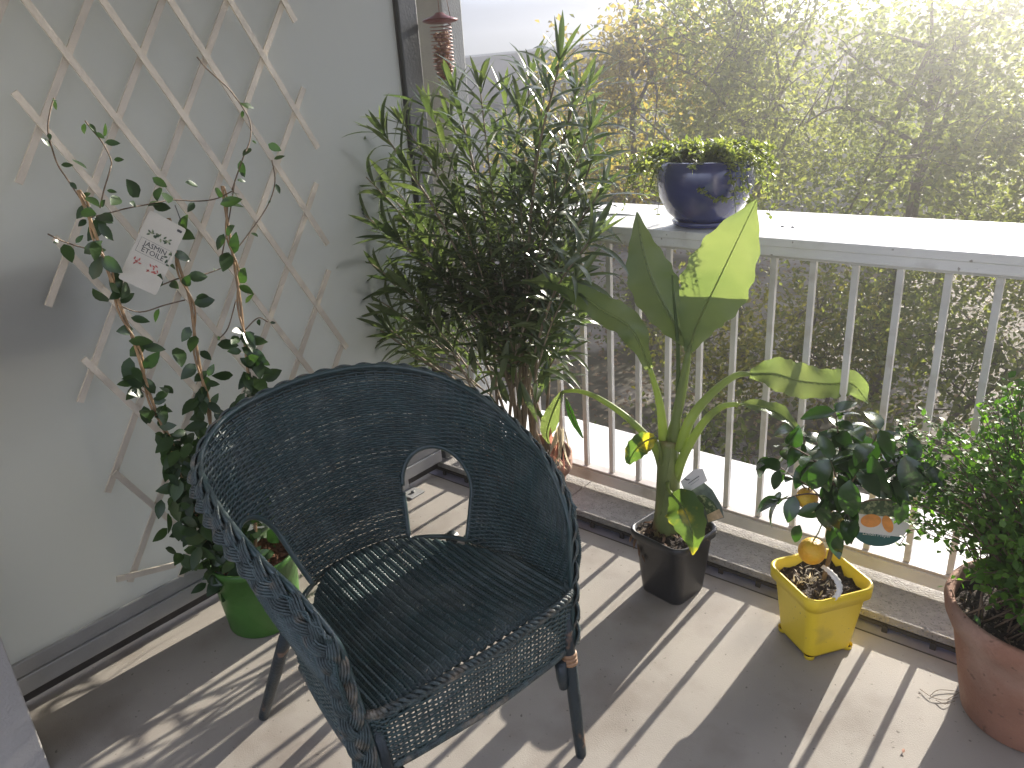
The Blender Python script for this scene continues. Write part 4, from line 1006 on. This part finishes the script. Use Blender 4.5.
# x, y ranges follow what the camera can see between the post and the right edge
tree('maple_tree', 'tall ochre maple with sparse leaves standing just right of the slate roof', (-5.6, 10.5, GZ), 6, (-5.3, 10.4, .9), (1.9, 1.5, 2.6), 8000, (.08, .15), M['tree_a'], 3, 14, .30, trunk_r=.11)
tree('leafy_tree', 'olive green leafy tree in the middle behind the blue pot', (-2.9, 9.6, GZ), 6, (-2.9, 9.6, .9), (1.9, 1.6, 2.9), 13500, (.06, .12), M['tree_b'], 5, 15, .26, trunk_r=.12)
tree('leafy_tree', 'dense green tree right of centre above the railing', (-.6, 9.0, GZ), 6, (-.5, 9.0, .1), (1.9, 1.6, 2.8), 15000, (.06, .11), M['tree_c'], 8, 15, .22, trunk_r=.11)
tree('leafy_tree', 'hazy tree filling the top right corner of the view', (1.6, 9.2, GZ), 6, (1.6, 9.2, -.05), (1.9, 1.6, 2.7), 15000, (.06, .11), M['tree_b'], 9, 13, .22, trunk_r=.11)
tree('hedge_tree', 'low dark tree behind the others under the slate roof', (-9.2, 14, GZ), 4, (-9.0, 14, -.7), (2.8, 1.4, 1.9), 8000, (.09, .16), M['tree_b'], 11, 12, .15, trunk_r=.11)
tree('hedge_tree', 'ochre bush tree behind the oleander tips left of the maple', (-7.6, 10.6, GZ), 4, (-7.6, 10.6, -.6), (1.5, 1.2, 1.7), 5000, (.08, .14), M['tree_a'], 12, 10, .15, trunk_r=.08)
tree('hedge_tree', 'broad olive tree in the second row behind the blue pot', (-5.2, 14.5, GZ), 6, (-5.2, 14.5, -.3), (2.6, 1.3, 2.0), 6500, (.09, .16), M['tree_b'], 31, 14, .2, trunk_r=.12)
tree('hedge_tree', 'broad dark tree in the second row right of centre', (-.9, 14, GZ), 6, (-.9, 14, -.5), (2.6, 1.3, 2.0), 6500, (.09, .16), M['tree_c'], 32, 14, .2, trunk_r=.12)
tree('hedge_tree', 'broad hazy tree in the second row at the right edge', (3.2, 14, GZ), 6, (3.2, 14, -.6), (2.6, 1.3, 2.0), 6500, (.09, .16), M['tree_b'], 33, 14, .2, trunk_r=.12)
for i, (x, y, lab, sx, hz, n_, mt) in enumerate(((-2.6, 7.6, 'low yellow green shrub seen through the railing left of the citrus', 1.1, .8, 2400, 'shrub'), (-.9, 7.4, 'yellow green shrub seen through the right railing bars', 1.3, 1.15, 3800, 'shrub'), (.6, 7.0, 'dark leafy shrub seen behind the terracotta pot bush', 1.2, 1.2, 3800, 'tree_c'), (-4.4, 9.0, 'sparse twiggy shrub seen through the bars beside the banana plant', 1.2, .75, 900, 'tree_c'), (-1.6, 5.2, 'small dark shrub close below the ledge', 1.0, .55, 1500, 'tree_c'))):
    tree('shrub', lab, (x, y, GZ), 2, (x, y, GZ+hz), (sx, .9, hz), n_, (.05, .10), M[mt], 20+i, 14, .15, trunk_r=.035)

# ---- building beyond
bd = thing('building', 'long low building with a dark slate roof beyond the trees', 'building', (-22, 27, GZ))
mb = MB(); mb.box(-46, -3, 20.6, 33, GZ, .9); mb.build('wall', M['bwall'], bd, False)
rf = MB(); z1 = 2.66
rf.add([(-47, 20.0, .80), (-2, 20.0, .80), (-2, 26.8, z1), (-47, 26.8, z1), (-47, 33.6, .80), (-2, 33.6, .80), (-47, 20.0, .68), (-2, 20.0, .68), (-47, 33.6, .68), (-2, 33.6, .68)],
       [(0, 1, 2, 3), (3, 2, 5, 4), (0, 6, 7, 1), (4, 5, 9, 8), (1, 7, 9, 5, 2), (0, 3, 4, 8, 6), (6, 8, 9, 7)])
ro = rf.build('roof', M['slate'], bd, False)
mb = MB(); mb.box(-47, -2, 26.74, 26.86, z1-.02, z1+.08); mb.build('ridge_cap', M['alu'], ro, False)
for k in range(9):
    x = -44+4.6*k; mb = MB(); mb.box(x, x+1.5, 20.55, 20.597, -1.4, .1); wn = mb.build('window', M['white'], bd, False)
    mb = MB(); mb.box(x+.1, x+1.4, 20.52, 20.547, -1.3, 0); mb.build('pane', M['glassdark'], wn, False)

# ---- air: box round the camera and the scene
if HAZE_DENSITY > 0:
    mb = MB(); mb.box(-54, 22, -14, 45, GZ-1.2, 5.0)
    hm = bpy.data.materials.new('haze_air'); hm.use_nodes = True; hn = hm.node_tree; hn.nodes.clear()
    ho = hn.nodes.new('ShaderNodeOutputMaterial'); pv = hn.nodes.new('ShaderNodeVolumePrincipled')
    pv.inputs['Color'].default_value = (.96, .95, .93, 1); pv.inputs['Density'].default_value = HAZE_DENSITY; pv.inputs['Anisotropy'].default_value = HAZE_ANISO
    hn.links.new(pv.outputs[0], ho.inputs['Volume'])
    struct(mb.build('haze', hm, None, False), 'stuff')
